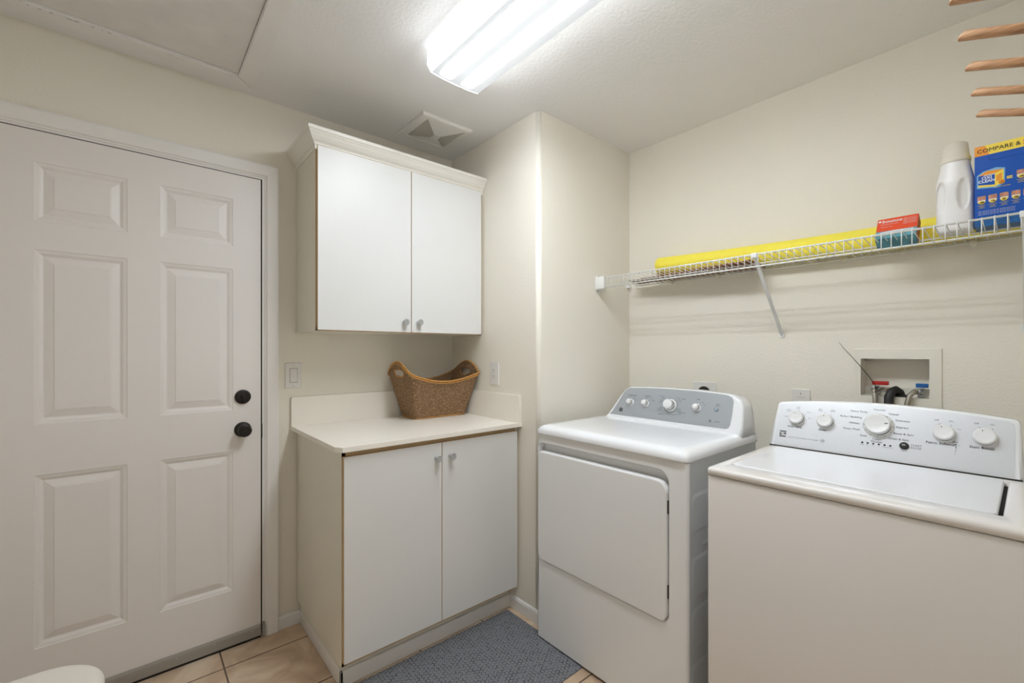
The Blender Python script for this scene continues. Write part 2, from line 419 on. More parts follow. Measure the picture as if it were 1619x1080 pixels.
bmesh.ops.remove_doubles(b.bm, verts=b.bm.verts[:], dist=1e-5)
door = b.build('door_1', kind='structure')
b = MB()
b.prism([(0, .030), (.006, .030), (.006, .052), (.003, .062), (0, .062)], 0, dr-dl, 'sweep', frame((dl, DF-.0005, 0), (0, -1, 0), (0, 0, 1), (1, 0, 0)))
b.box(dl, dr+.002, DF-.003, DF+.03, .012, .030, 'sweep'); b.box(dl, dr, DF+.002, DF+.03, .0, .013, 'gap')
for sx in (-.25, -.06, .13, .26, .40): b.lathe([(.003, 0), (.003, .001), (.001, .002)], 'nickel', FY(sx, DF-.006, .045), 10)
b.box(DX1-.002, DX1+.009, DF-.010, DF+.02, .006, .066, 'sweep', .001)
b.build('door_sweep', door, kind='structure', label='grey metal sweep strip along the door bottom')
# deadbolt
b = MB(); mx = FY(.365, DF, 1.092)
b.lathe([(.0312, 0), (.0312, .006), (.0298, .009), (.025, .0095), (.020, .011), (0.002, .012)], 'black', mx, 40)
dbt = b.build('deadbolt', door, label='round black deadbolt plate')
b = MB(); b.lathe([(.007, .010), (.007, .016), (.005, .018)], 'black', mx, 20)
b.prism(rrect(-.006, .006, -.024, .014, .005), .013, .020, 'black', mx @ Matrix.Rotation(math.radians(8), 4, 'Z'), bev=.002); b.build('thumb_turn', dbt)
b = MB(); mx = FY(.365, DF, .948)
b.lathe([(.033, 0), (.033, .004), (.031, .008), (.026, .010), (.014, .012), (.012, .022), (.014, .030), (.022, .036), (.0262, .044), (.0268, .052), (.025, .059), (.020, .062), (.018, .0615), (.004, .0635)], 'black', mx, 40)
kn = b.build('door_knob', door, label='black round privacy door knob')
b = MB(); b.prism(rrect(-.009, .009, -.003, .003, .0028), .062, .0665, 'black', mx @ Matrix.Rotation(math.radians(18), 4, 'Z'), bev=.0008); b.build('privacy_button', kn)

# ------------------------------------------------------------------ attic hatch
hx0, hx1, hy0, hy1, w = -.50, .393, 1.30, 2.187, .066
root = thing('attic_hatch', ((hx0+hx1)/2, (hy0+hy1)/2, ZC), 'white framed attic access hatch in the ceiling above the door', 'attic hatch')
random.seed(11)
def chip(b, x, y, l, wd, z, a=0):
    q = []; nn_ = 7
    for i in range(nn_):
        t = 2*PI*i/nn_; rr = random.uniform(.5, 1)
        q.append((x+math.cos(a)*l*rr*math.cos(t)-math.sin(a)*wd*rr*math.sin(t), y+math.sin(a)*l*rr*math.cos(t)+math.cos(a)*wd*rr*math.sin(t)))
    b.prism(q, z-.0004, z, 'slot')
def trimpiece(q, marks=False):
    b = MB(); p0, p1 = ZC, ZC-.016
    vs = [(x, y, z) for z in (p0, p1) for x, y in q]
    b.faces(vs, [(0, 1, 2, 3), (7, 6, 5, 4), (0, 4, 5, 1), (1, 5, 6, 2), (2, 6, 7, 3), (3, 7, 4, 0)], 'trim')
    bmesh.ops.recalc_face_normals(b.bm, faces=b.bm.faces[:])
    bmesh.ops.bevel(b.bm, geom=[e for e in b.bm.edges if all(abs(v.co.z-p1) < 1e-6 for v in e.verts)], offset=.003, segments=2, affect='EDGES')
    if marks:
        for i in range(9): chip(b, -.30+.03*i+random.uniform(-.01, .01), hy1-w+.006, random.uniform(.002, .012), .0012, ZC-.016)
        for i in range(7): chip(b, .10+.008*i+random.uniform(-.003, .003), hy1-w+.018+random.uniform(-.004, .004), .002, .0006, ZC-.016, 1.0)
        for i in range(6): chip(b, .285+.006*i, hy1-w+.012+random.uniform(-.004, .004), .002, .0005, ZC-.016, .6)
    b.build('trim_board', root)
g_ = .0006
trimpiece([(hx1, hy0), (hx1, hy1), (hx1-w, hy1-w), (hx1-w, hy0+w)])
trimpiece([(hx0, hy0), (hx0+w, hy0+w), (hx0+w, hy1-w), (hx0, hy1)])
trimpiece([(hx0, hy1+0), (hx0+w, hy1-w-g_), (hx1-w-g_, hy1-w-g_), (hx1-g_*2, hy1)], True)
trimpiece([(hx0, hy0), (hx1, hy0), (hx1-w, hy0+w), (hx0+w, hy0+w)])
m = plain('scuffed_hatch_paint', (232, 228, 223), .6, var=.05, vscale=9); M['hatch'] = m
b = MB(); b.box(hx0+w+.003, hx1-w-.003, hy0+w+.003, hy1-w-.003, ZC-.005, ZC-.0004, 'hatch'); b.build('hatch_panel', root)
# ceiling exhaust vent
vx0, vx1, vy0, vy1 = 1.050, 1.336, 1.884, 2.160
root = thing('exhaust_vent', ((vx0+vx1)/2, (vy0+vy1)/2, ZC), 'square white exhaust fan grille on the ceiling above the cabinet', 'vent')
b = MB(); mxd = frame((0, 0, ZC), (1, 0, 0), (0, -1, 0), (0, 0, -1))
ix0, ix1, iy0, iy1 = 1.087, 1.308, 1.908, 2.130
vs = []; rings = [(vx0, vx1, vy0, vy1, 0), (vx0, vx1, vy0, vy1, .008), (vx0+.006, vx1-.006, vy0+.006, vy1-.006, .013), (ix0, ix1, iy0, iy1, .016), (ix0+.003, ix1-.003, iy0+.003, iy1-.003, .012)]
fs = []
for a_, c_, d_, e_, h in rings: vs += [(a_, d_, ZC-h), (c_, d_, ZC-h), (c_, e_, ZC-h), (a_, e_, ZC-h)]
for k in range(len(rings)-1):
    for i in range(4): fs.append((k*4+i, k*4+(i+1) % 4, k*4+4+(i+1) % 4, k*4+4+i))
b.faces(vs, fs, 'trim'); b.build('cover_frame', root)
cx, cy, h0, h1 = (ix0+ix1)/2, (iy0+iy1)/2, .012, .030
O = [(ix0+.003, iy0+.003), (ix1-.003, iy0+.003), (ix1-.003, iy1-.003), (ix0+.003, iy1-.003)]; I = [(cx-.022, cy-.02), (cx+.022, cy-.02), (cx+.022, cy+.02), (cx-.022, cy+.02)]
b = MB(); b.faces([(p[0], p[1], ZC-h1) for p in I], [(0, 1, 2, 3)], 'trim')
for k in (0, 2):
    b.faces([(O[k][0], O[k][1], ZC-h0), (O[(k+1) % 4][0], O[(k+1) % 4][1], ZC-h0), (I[(k+1) % 4][0], I[(k+1) % 4][1], ZC-h1), (I[k][0], I[k][1], ZC-h1)], [(0, 1, 2, 3)], 'trim')
b.build('grille_centre', root)
for k in (1, 3):           # louvred side triangles
    b = MB(); P = [Vector((O[k][0], O[k][1], ZC-h0)), Vector((O[(k+1) % 4][0], O[(k+1) % 4][1], ZC-h0)), Vector((I[(k+1) % 4][0], I[(k+1) % 4][1], ZC-h1)), Vector((I[k][0], I[k][1], ZC-h1))]
    up = Vector((0, 0, .004)); b.faces([p+up for p in P], [(0, 1, 2, 3)], 'louverdark')
    N = 16
    for i in range(N):
        t0, t1 = i/N, (i+.42)/N
        b.faces([P[0].lerp(P[3], t0), P[1].lerp(P[2], t0), P[1].lerp(P[2], t1), P[0].lerp(P[3], t1), P[1].lerp(P[2], t1)+up*.8, P[0].lerp(P[3], t1)+up*.8], [(0, 1, 2, 3), (3, 2, 4, 5)], 'louver')
    b.build('louvre_grille', root, recalc=False)
# ------------------------------------------------------------------ fluorescent ceiling light
lx, ly0, ly1 = .974, .275, 1.492; lyc = (ly0+ly1)/2
root = thing('fluorescent_ceiling_light', (lx, lyc, ZC), 'long fluorescent ceiling light with glowing clear ribbed cover', 'ceiling light')
prof = [(-.112, 2.432), (-.124, 2.420), (-.127, 2.383), (-.110, 2.360), (-.06, 2.355), (0, 2.354), (.06, 2.355), (.110, 2.360), (.127, 2.383), (.124, 2.420), (.112, 2.432)]
b = MB(); vs = []
for y in (ly0+.004, ly1-.004): vs += [(lx+p[0], y, p[1]) for p in prof]
n_ = len(prof); b.faces(vs, [(i, i+1, n_+i+1, n_+i) for i in range(3, n_-4)], 'lens'); b.faces(vs, [(i, i+1, n_+i+1, n_+i) for i in (0, 1, n_-3, n_-2)], 'lens_side'); b.faces(vs, [(i, i+1, n_+i+1, n_+i) for i in (2, n_-4)], 'lens_rim'); b.build('acrylic_lens', root, at=(lx, lyc, 2.353))
M['endcap'] = plain('clear_end_plate', (225, 222, 218), .25)
for y0, y1 in ((ly0, ly0+.004), (ly1-.004, ly1)):
    b = MB(); b.prism([(lx+p[0], p[1]) for p in prof], -y1, -y0, 'lens_side', frame((0, 0, 0), (1, 0, 0), (0, 0, 1), (0, -1, 0))); b.build('end_plate', root, at=(lx, lyc, 2.353))
b = MB(); b.box(lx-.108, lx+.108, ly0+.01, ly1-.01, 2.425, ZC-.0005, 'plate', .003); b.build('metal_pan', root)

# ------------------------------------------------------------------ wall plates
def plate(root, mx, w, h, name='cover_plate', mat='plate'):
    b = MB(); b.prism(rrect(-w/2, w/2, -h/2, h/2, .003, 3), 0, .005, mat, mx, bev=.0018, smooth=False); b.build(name, root)
def screws(root, mx, zs):
    for z in zs:
        b = MB(); b.lathe([(.0033, .0046), (.003, .0056), (.001, .0058)], 'plate', mx @ Matrix.Translation((0, z, 0)), 12)
        b.box(-.0026, .0026, z-.0004, z+.0004, .0057, .0061, 'slot', mx=mx @ Matrix.Rotation(0, 4, 'Z')); b.build('screw', root)
root = thing('light_switch', (.575, YD, 1.178), 'white rocker light switch on the wall beside the door frame', 'light switch')
mx = FY(.575, YD, 1.178); plate(root, mx, .072, .120); screws(root, mx, (-.051, .051))
b = MB(); b.prism(rrect(-.0168, .0168, -.0335, .0335, .001, 2), .004, .0055, 'slot', mx); b.build('rocker_surround', root)
b = MB(); b.faces([(-.0155, -.032, .0075), (.0155, -.032, .0075), (.0155, .032, .0056), (-.0155, .032, .0056), (-.0155, -.032, .004), (.0155, -.032, .004), (.0155, .032, .004), (-.0155, .032, .004)],
                  [(0, 1, 2, 3), (0, 4, 5, 1), (1, 5, 6, 2), (2, 6, 7, 3), (3, 7, 4, 0)], 'plate', mx=mx); b.build('rocker', root)
def duplex(root, mx, decora=False):
    for s_ in (-1, 1):
        b = MB()
        if decora: b.prism(rrect(-.0165, .0165, s_*.0165-.0155, s_*.0165+.0155, .002, 2), .004, .0062, 'plate', mx, bev=.0005)
        else: b.prism(rrect(-.0165, .0165, s_*.0195-.0135, s_*.0195+.0135, .007, 4), .004, .0065, 'plate', mx, bev=.0006)
        c = s_*(.0165 if decora else .0195)
        b.box(-.0075, -.0055, c-.001, c+.0065, .0061, .0067, 'slot', mx=mx); b.box(.0055, .0072, c-.001, c+.0055, .0061, .0067, 'slot', mx=mx)
        b.lathe([(.0023, .0061), (.0023, .0067)], 'slot', mx @ Matrix.Translation((0, c-.007, 0)), 10); b.build('receptacle', root)
root = thing('wall_outlet', (X1, 1.856, 1.175), 'white duplex wall outlet above the counter backsplash on the corner wall', 'outlet')
mx = FX(X1, 1.856, 1.175); plate(root, mx, .074, .122); duplex(root, mx, True); screws(root, mx, (-.052, .052))
root = thing('wall_outlet', (XS, .648, 1.070), 'white wall outlet plate just above the left end of the washer', 'outlet')
mx = FX(XS, .648, 1.070); plate(root, mx, .070, .118); screws(root, mx, (-.048,))
b = MB(); b.prism(rrect(-.0165, .0165, -.034, .0235, .002, 2), .004, .0062, 'plate', mx, bev=.0005); b.box(-.0165, .0165, .0233, .0243, .0046, .0054, 'slot', mx=mx); b.build('receptacle', root)
b = MB(); b.box(-.0012, .0002, .036, .0445, .0058, .0066, 'slot', mx=mx); b.box(-.0012, .003, .036, .0372, .0058, .0066, 'slot', mx=mx); b.build('stamped_mark', root)
root = thing('dryer_outlet', (XS, 1.073, 1.078), 'large white outlet plate with black plug behind the dryer', 'outlet')
mx = FX(XS, 1.073, 1.078); plate(root, mx, .121, .121)
b = MB(); b.lathe([(.030, .004), (.030, .012), (.026, .014), (.020, .030), (.006, .031)], 'black', mx @ Matrix.Translation((0, .008, 0)), 32); b.build('plug', root, label='round black dryer plug')
b = MB(); b.tube([(XS-.026, 1.073, 1.078), (XS-.034, 1.075, 1.05), (XS-.04, 1.08, 1.0), (XS-.05, 1.08, .8), (XS-.06, 1.05, .5)], .007, 'hose'); b.build('cord', root, label='black power cord')

# ------------------------------------------------------------------ upper cabinet
UX0, UF = .586, 1.957
root = thing('upper_cabinet', ((UX0+X1)/2, 2.1, 1.381), 'white two-door wall cabinet with crown moulding hung above the counter', 'cabinet')
b = MB(); b.box(UX0, X1-.002, UF+.019, YD-.001, 1.381, 2.17, 'laminate_cream')
b.box(UX0, UX0+.016, UF+.0165, UF+.019, 1.381, 2.17, 'edge'); b.box(UX0, X1-.002, UF+.0165, UF+.019, 1.381, 1.397, 'edge'); b.box(X1-.018, X1-.002, UF+.0165, UF+.019, 1.381, 2.17, 'laminate_cream')
b.build('cabinet_body', root)
def knob(parent, x, y, z):
    b = MB(); b.lathe([(.009, 0), (.0085, .003), (.0065, .006), (.0062, .013), (.0115, .017), (.0152, .021), (.0155, .026), (.0135, .0285), (.0125, .0278), (.004, .0292)], 'nickel', FY(x, y, z), 32)
    b.build('knob', parent, label='brushed nickel knob')
def cdoor(root, x0, x1, z0, z1, y, kx, kz):
    b = MB(); b.box(x0+.0009, x1-.0009, y, y+.0009, z0+.0009, z1-.0009, 'laminate'); b.box(x0, x1, y+.0008, y+.0165, z0, z1, 'edge')
    d = b.build('cabinet_door', root); knob(d, kx, y, kz)
cdoor(root, .590, 1.0245, 1.384, 2.166, UF, .988, 1.432)
cdoor(root, 1.027, 1.446, 1.384, 2.166, UF, 1.063, 1.434)
b = MB()       # crown swept round the front-left corner
prof = [(.0, 2.150), (.004, 2.150), (.006, 2.158), (.006, 2.166), (.010, 2.169), (.010, 2.173), (.013, 2.178), (.020, 2.185), (.028, 2.197), (.033, 2.207), (.036, 2.211), (.036, 2.214), (.041, 2.219), (.042, 2.232), (.0, 2.232)]
vs = []; yf = UF+.012; xl = UX0
for d, z in prof: vs += [(xl-d, YD-.001, z), (xl-d, yf-d, z), (X1-.001, yf-d, z)]
fs = []; n_ = len(prof)
for k in range(n_-1):
    for i in range(2): fs.append((k*3+i, k*3+i+1, k*3+3+i+1, k*3+3+i))
b.faces(vs, fs, 'crown'); b.box(xl, X1-.001, yf, YD-.001, 2.17, 2.2315, 'crown'); b.build('crown_moulding', root)

# ------------------------------------------------------------------ base cabinet + counter
BF = 1.655; BX0 = .590
root = thing('base_cabinet', ((BX0+X1)/2, 1.95, 0), 'white two-door base cabinet standing under the cream counter', 'cabinet')
b = MB()
b.box(BX0, X1-.002, BF+.019, YD-.0125, .112, .920, 'laminate_cream')
b.box(BX0+.014, X1-.002, 1.728, YD-.0125, 0, .113, 'laminate_cream')
b.box(BX0, BX0+.014, BF+.0165, BF+.019, .112, .920, 'edge'); b.box(BX0, X1-.002, BF+.0165, BF+.019, .895, .920, 'edge'); b.box(BX0+.0, X1-.002, BF+.0165, BF+.019, .112, .13, 'edge')
b.box(X1-.018, X1-.002, BF+.0155, BF+.019, .112, .9195, 'laminate_cream'); b.build('cabinet_body', root)
b = MB(); b.box(BX0+.010, X1-.0005, 1.716, 1.728, .001, .062, 'trim', .002); b.box(BX0+.010, BX0+.022, 1.716, YD-.0125, .001, .062, 'trim', .002); b.build('toe_kick', root)
cdoor(root, .592, 1.0125, .128, .899, BF, .985, .836)
cdoor(root, 1.0145, 1.444, .128, .899, BF, 1.055, .836)
M['counter_edge'] = M['counter']
b = MB()
poly = [(.562, 1.665), (.580, 1.636), (X1-.001, 1.636), (X1-.001, YD-.001), (.562, YD-.001)]
b.prism(poly, .9205, .940, 'counter', bev=.0015); 
root = thing('countertop', (1.0, 1.95, .9205), 'cream laminate countertop with raised backsplash over the base cabinet', 'countertop')
b.build('worktop', root)
b = MB(); b.prism([(.562, .940), (X1-.001, .940), (X1-.001, 1.077), (.569, 1.077), (.564, 1.075), (.562, 1.070)], -(YD-.001), -(YD-.020), 'counter', frame((0, 0, 0), (1, 0, 0), (0, 0, 1), (0, -1, 0)))
b.build('backsplash', root)
b = MB(); b.box(X1-.020, X1-.001, 1.640, YD-.0205, .9402, 1.075, 'counter', .0012, smooth=False); b.build('backsplash', root)

# ------------------------------------------------------------------ wicker basket
BZ = .9405
root = thing('wicker_basket', (1.245, 2.13, BZ), 'brown woven seagrass basket with curved rim standing on the counter', 'basket')
bb = (1.105, 1.405, 2.055, 2.215); bt = (1.034, 1.440, 1.968, 2.236)     # base and top rectangles
def btop(s, side):      # height of the rim; s 0..1 along that side
    if side in (0, 2): return 1.134+.042*(2*s-1)**2
    return 1.176+.062*math.sin(PI*s)**1.3
def bpoint(u, f, off=0, scale=1):
    """u 0..4 around, f 0..1 up"""
    side = int(u) % 4; s = u-int(u)
    def cornr(rc):
        x0, x1, y0, y1 = rc; C4 = [(x0, y0), (x1, y0), (x1, y1), (x0, y1)]
        a, c = Vector(C4[side]), Vector(C4[(side+1) % 4]); return a.lerp(c, s)
    zt = btop(s, side); g = (zt-BZ)*f/.23
    p = cornr(bb).lerp(cornr(bt), min(g, 1.2)); nrm = [Vector((0, -1)), Vector((1, 0)), Vector((0, 1)), Vector((-1, 0))][side]
    # soften the corners
    q = Vector(((bb[0]+bb[1])/2, (bb[2]+bb[3])/2)); e_ = min(s, 1-s); rr = max(0, 1-e_/.06)
    d = (q-p); p = p + d.normalized()*.004*rr*rr
    p = p + nrm*off
    return Vector((p.x, p.y, BZ+.002+(zt-BZ-.002)*f))
NU = (200, 116, 200, 116); NF = 150
us = []
for sd in range(4): us += [sd+i/NU[sd] for i in range(NU[sd])]
def hole(u, z, pad=0):
    sd = int(u) % 4; s = u-int(u)
    if sd not in (1, 3): return False
    return ((s-.5)/(.17+pad))**2*.9+abs((z-1.180)/(.019+pad*.15))**2.6 < 1
b = MB(); grid = []
Lside = [.37, .24, .37, .24]
for i, u in enumerate(us):
    sd = int(u); colv = []
    for j in range(NF+1):
        f = j/NF; z = bpoint(u, f).z
        row = z/.0074; col_ = (u-sd)*Lside[sd]/.017+.25*math.sin(row*2.4)
        wv = .0026*abs(math.sin(PI*row))**.6 + .0015*math.cos(PI*(col_*2))*(1 if int(math.floor(row)) % 2 else -1) - .0018
        colv.append(b.bm.verts.new(bpoint(u, f, wv)))
    grid.append(colv)
idx = b.mi('weave'); N = len(us)
for i in range(N):
    for j in range(NF):
        uu = us[i]+.5/NU[int(us[i])]; zz = (grid[i][j].co.z+grid[(i+1) % N][j+1].co.z)/2
        if hole(uu, zz): continue
        f = b.bm.faces.new((grid[i][j], grid[(i+1) % N][j], grid[(i+1) % N][j+1], grid[i][j+1])); f.smooth = True; f.material_index = idx
bmesh.ops.delete(b.bm, geom=[v for v in b.bm.verts if not v.link_faces], context='VERTS')
b.box(bb[0]+.004, bb[1]-.004, bb[2]+.004, bb[3]-.004, BZ+.002, BZ+.008, 'weave')
o = b.build('woven_body', root); md = o.modifiers.new('thickness', 'SOLIDIFY'); md.thickness = .005; md.offset = -1
b = MB(); b.tube([bpoint(k/24, 1, .001)+Vector((0, 0, .001)) for k in range(96)], .0046, 'rim', 8, closed=True)
b.tube([bpoint(k/24, 1, .0045)-Vector((0, 0, .008)) for k in range(96)], .0026, 'rim', 6, closed=True); b.build('rim', root, label='golden rattan rim')
b = MB(); b.tube([bpoint(k/6, 0, .001)+Vector((0, 0, .002)) for k in range(24)], .0034, 'rim', 8, closed=True); b.build('base_band', root)
for sd in (1, 3):
    b = MB(); P = []
    for k in range(28):
        a = 2*PI*k/28; ca, sa = math.cos(a), math.sin(a)
        s = .5+.18*math.copysign(abs(ca)**.75, ca); z = 1.180+.020*math.copysign(abs(sa)**.75, sa)
        zt = btop(s, sd); P.append(bpoint(sd+s, (z-BZ)/(zt-BZ), -.001))
    b.tube(P, .0030, 'rim', 6, closed=True); b.build('handle_binding', root)

# ------------------------------------------------------------------ dryer
DXF, DXB, DY0, DY1 = 1.388, 1.94, .735, 1.455
root = thing('dryer', ((DXF+DXB)/2, (DY0+DY1)/2, 0), 'white front-door dryer with silver control panel standing left of the washer', 'dryer')
MF = frame((DXF, 0, 0), (0, -1, 0), (0, 0, 1), (-1, 0, 0))      # u = -y, v = z, n = -x (out of the front)
b = MB()
U = lambda y: -y
# front panel: rounded outer, with a rounded opening for the door
out_ = rrect(U(DY1), U(DY0), .012, .921, .004, 8); inn = rrect(U(1.447), U(.803), .356, .886, (.035, .035, .045, .030), 8)
def ringface(b, A, B, zA, zB, mat, mx, smooth=False):
    n_ = len(A); vs = [(p[0], p[1], zA) for p in A]+[(p[0], p[1], zB) for p in B]
    b.faces(vs, [(i, (i+1) % n_, n_+(i+1) % n_, n_+i) for i in range(n_)], mat, smooth, mx)
def scaled(pts, d):       # inset polygon about its centre by ~d
    cx = (min(p[0] for p in pts)+max(p[0] for p in pts))/2; cy = (min(p[1] for p in pts)+max(p[1] for p in pts))/2
    hx = (max(p[0] for p in pts)-min(p[0] for p in pts))/2; hy = (max(p[1] for p in pts)-min(p[1] for p in pts))/2
    return [(cx+(p[0]-cx)*(hx-d)/hx, cy+(p[1]-cy)*(hy-d)/hy) for p in pts]
ringface(b, rrect(U(DY1)+.012, U(DY0)-.012, .012, .921, .0001, 8), inn, 0, 0, 'enamel', MF)
for yy0, yy1 in ((DY1, DY1-.012), (DY0, DY0+.012)):    # rolled vertical front edges
    vs = []; sg = 1 if yy0 == DY1 else -1
    for k in range(7):
        a = PI/2*k/6
        for z in (.012, .921): vs.append((DXF+.012-.012*math.sin(a), yy0-sg*(.012-.012*math.cos(a)), z))
    b.faces(vs, [(2*k, 2*k+1, 2*k+3, 2*k+2) for k in range(6)], 'enamel', True)
ringface(b, inn, scaled(inn, .003), 0, -.004, 'enamel', MF)
ringface(b, scaled(inn, .003), scaled(inn, .010), -.004, -.030, 'enamel', MF)
p_ = scaled(inn, .010); b.faces([(p[0], p[1], -.030) for p in p_], [tuple(range(len(p_)))], 'enamel', mx=MF)
b.build('front_panel', root)
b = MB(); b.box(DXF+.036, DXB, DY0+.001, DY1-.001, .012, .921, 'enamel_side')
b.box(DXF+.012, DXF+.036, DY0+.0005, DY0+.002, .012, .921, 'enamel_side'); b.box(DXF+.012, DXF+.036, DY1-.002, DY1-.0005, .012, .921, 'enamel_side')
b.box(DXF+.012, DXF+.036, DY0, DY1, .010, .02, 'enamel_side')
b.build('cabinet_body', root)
# stamped recesses on the right side
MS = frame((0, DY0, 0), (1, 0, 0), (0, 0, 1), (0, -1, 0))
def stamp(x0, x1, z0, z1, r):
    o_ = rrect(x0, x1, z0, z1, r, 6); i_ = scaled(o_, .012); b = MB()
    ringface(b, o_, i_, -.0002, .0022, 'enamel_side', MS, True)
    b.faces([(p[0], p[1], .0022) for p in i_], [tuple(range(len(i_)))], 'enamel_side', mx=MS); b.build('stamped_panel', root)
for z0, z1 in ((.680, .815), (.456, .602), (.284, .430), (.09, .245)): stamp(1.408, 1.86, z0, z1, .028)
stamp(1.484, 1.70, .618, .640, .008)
for x in (DXF+.05, DXB-.05):
    for y in (DY0+.05, DY1-.05):
        b = MB(); b.lathe([(.018, 0), (.018, .008), (.008, .009), (.008, .014)], 'hose', Matrix.Translation((x, y, 0)), 20); b.build('levelling_foot', root)
# door
b = MB(); o_ = rrect(U(1.441), U(.809), .362, .848, (.030, .032, .040, .022), 8)
b.prism(o_, -.020, .007, 'enamel', MF, bev=.007, seg=4); dd = b.build('dryer_door', root)
for z in (.47, .76):
    b = MB(); b.box(DXF-.001, DXF+.012, .803, .8095, z-.022, z+.022, 'slot'); b.build('hinge', dd)
# top with rolled front edge
b = MB(); o_ = rrect(DXF-.008, DXB+.012, DY0-.003, DY1+.003, (.028, .006, .006, .028), 8); lv = [(0, .923), (0, .929)]
for k in range(1, 9):
    a = PI/2*k/8; lv.append((.046*(1-math.cos(a))**1.15, .929+.035*math.sin(a)**.9))
lv.append((.075, .9655)); I4 = Matrix.Identity(4)
for (i0, za), (i1, zb) in zip(lv, lv[1:]): ringface(b, scaled(o_, i0), scaled(o_, i1), za, zb, 'gloss', I4, True)
b.faces([(p[0], p[1], .9655) for p in scaled(o_, .075)], [tuple(range(len(o_)))], 'gloss', True); b.faces([(p[0], p[1], .923) for p in o_], [tuple(range(len(o_)))], 'gloss')
bmesh.ops.remove_doubles(b.bm, verts=b.bm.verts[:], dist=1e-6); b.build('top_panel', root)
# console
A = Vector((1.82, 0, .975)); B = Vector((1.87, 0, 1.115)); t = (B-A).normalized(); nrm = Vector((-t.z, 0, t.x))
MD = frame(A, (0, -1, 0), t, nrm)        # u=-y, v=s up the slanted face, n outwards
out_ = [(1.452, -.030), (1.425, -.026), (1.404, -.012), (1.388, .010), (1.368, .048), (1.350, .086), (1.336, .112), (1.322, .134), (1.305, .148), (1.285, .1535), (1.2, .158), (1.095, .161), (.96, .160), (.86, .156), (.81, .152), (.78, .143), (.76, .128), (.750, .105), (.744, .07), (.740, .02), (.738, -.030)]
out_ = [(-p[0], p[1]) for p in out_][::-1]      # ccw in (u,v)
b = MB(); n_ = len(out_)
lay = []
for k, (ins, dn) in enumerate(((.010, 0.0), (.006, -.0008), (.002, -.004), (0, -.010))):
    cx, cy = -1.095, .04; q = []
    for p in out_:
        y = p[1]-(ins if p[1] > -.02 else 0)*min(1, max(0, (p[1]+.02)/.05)); x = p[0]+ins*(1 if p[0] < cx else -1)
        q.append(MD @ Vector((x, y, dn)))
    lay.append(q)
back = []
for p in out_:
    w_ = MD @ Vector((p[0], p[1], 0)); yy = 1.095+(w_.y-1.095)*1.0
    back.append(Vector((DXB+.004, yy, max(.950, w_.z-.012))))
mid = [lay[-1][i].lerp(back[i], .8)+Vector((0, 0, .006)) for i in range(n_)]
lay += [mid, back]
vs = [v for q in lay for v in q]; fs = []
for k in range(len(lay)-1):
    for i in range(n_): fs.append((k*n_+i, k*n_+(i+1) % n_, (k+1)*n_+(i+1) % n_, (k+1)*n_+i))
b.faces(vs, fs, 'gloss', True); b.faces(lay[0], [tuple(range(n_))], 'gloss'); b.faces(back, [tuple(range(n_))], 'gloss')
bmesh.ops.remove_doubles(b.bm, verts=b.bm.verts[:], dist=1e-5)
cons = b.build('control_console', root)
pp = [(1.378, .004), (1.366, .018), (1.345, .062), (1.330, .096), (1.318, .122), (1.307, .137), (1.290, .145), (1.2, .1505), (1.095, .1535), (.96, .152), (.86, .148), (.815, .144), (.797, .136), (.789, .12), (.788, .06), (.790, .02), (.795, .009), (.806, .004)]
b = MB(); b.prism([(-p[0], p[1]) for p in pp][::-1], .0002, .0016, 'silver', MD); b.build('silver_fascia', cons, label='silver grey control fascia')
def P3(MX, y, s, n=0): return MX @ Matrix.Translation((-y, s, n))
def rknob(parent, MX, y, s, prof, mats, tick=None, tr=.01, name='knob', n0=.0016, ang=0, label=None):
    b = MB(); 
    for pr, mt in zip(prof, mats): b.lathe(pr, mt, P3(MX, y, s, n0), 40)
    if tick:
        r_, h, l_, w_ = tick; b.box(-w_/2, w_/2, r_-l_, r_, h, h+.0003, 'ink', mx=P3(MX, y, s, n0) @ Matrix.Rotation(ang, 4, 'Z'))
    o = b.build(name, parent)
    if label: o['label'] = label
def ring(b, MX, y, s, r0, r1, h, mat, a0=0, a1=2*PI, n=40):
    k = max(3, int(n*(a1-a0)/(2*PI))); vs = []
    for i in range(k+1):
        a = a0+(a1-a0)*i/k
        for r_ in (r0, r1): vs.append((-y+r_*math.cos(a), s+r_*math.sin(a), h))
    b.faces(vs, [(2*i, 2*i+1, 2*i+3, 2*i+2) for i in range(k)], mat, mx=MX)
small = ([(.0165, 0), (.0165, .0012)], [(.0128, .0012), (.0128, .008), (.0124, .022), (.0108, .0245), (.002, .025)])
for y, s in ((1.270, .0735), (1.187, .0755), (.936, .0795)):
    rknob(cons, MD, y, s, ([(.0172, 0), (.0172, .0012)], [(.0120, .0012), (.0130, .003), (.0122, .017)], [(.0120, .017), (.0122, .022), (.0104, .0243), (.002, .0245)]), ('whitep', 'chromeknob', 'wknob'), label='small chrome and white dryer knob')
rknob(cons, MD, 1.060, .077, ([(.029, 0), (.029, .0012)], [(.0225, .0012), (.0235, .004), (.0215, .022)], [(.0213, .022), (.0215, .030), (.0190, .033), (.002, .0335)]), ('whitep', 'chromeknob', 'wknob'), label='large white cycle selector knob')
b = MB(); b.lathe([(.0085, .0), (.0085, .003), (.0075, .0042), (.001, .0046)], 'glow', P3(MD, .853, .079, .0016), 28); M['btn'] = plain('start_button_grey', (150, 164, 172), .3); b.mats = ['btn']; b.build('start_button', cons, label='round grey-blue start button')
b = MB(); b.lathe([(.0125, 0), (.0125, .001)], 'nickel', P3(MD, 1.316, .032, .0016), 32); b.lathe([(.0100, .0010), (.0100, .0016)], 'ink', P3(MD, 1.316, .032, .0016), 32)
b.text('GE', .009, 'nickel', P3(MD, 1.316, .0323, .0034), shear=.3); b.build('round_emblem', cons, label='small round dark emblem')
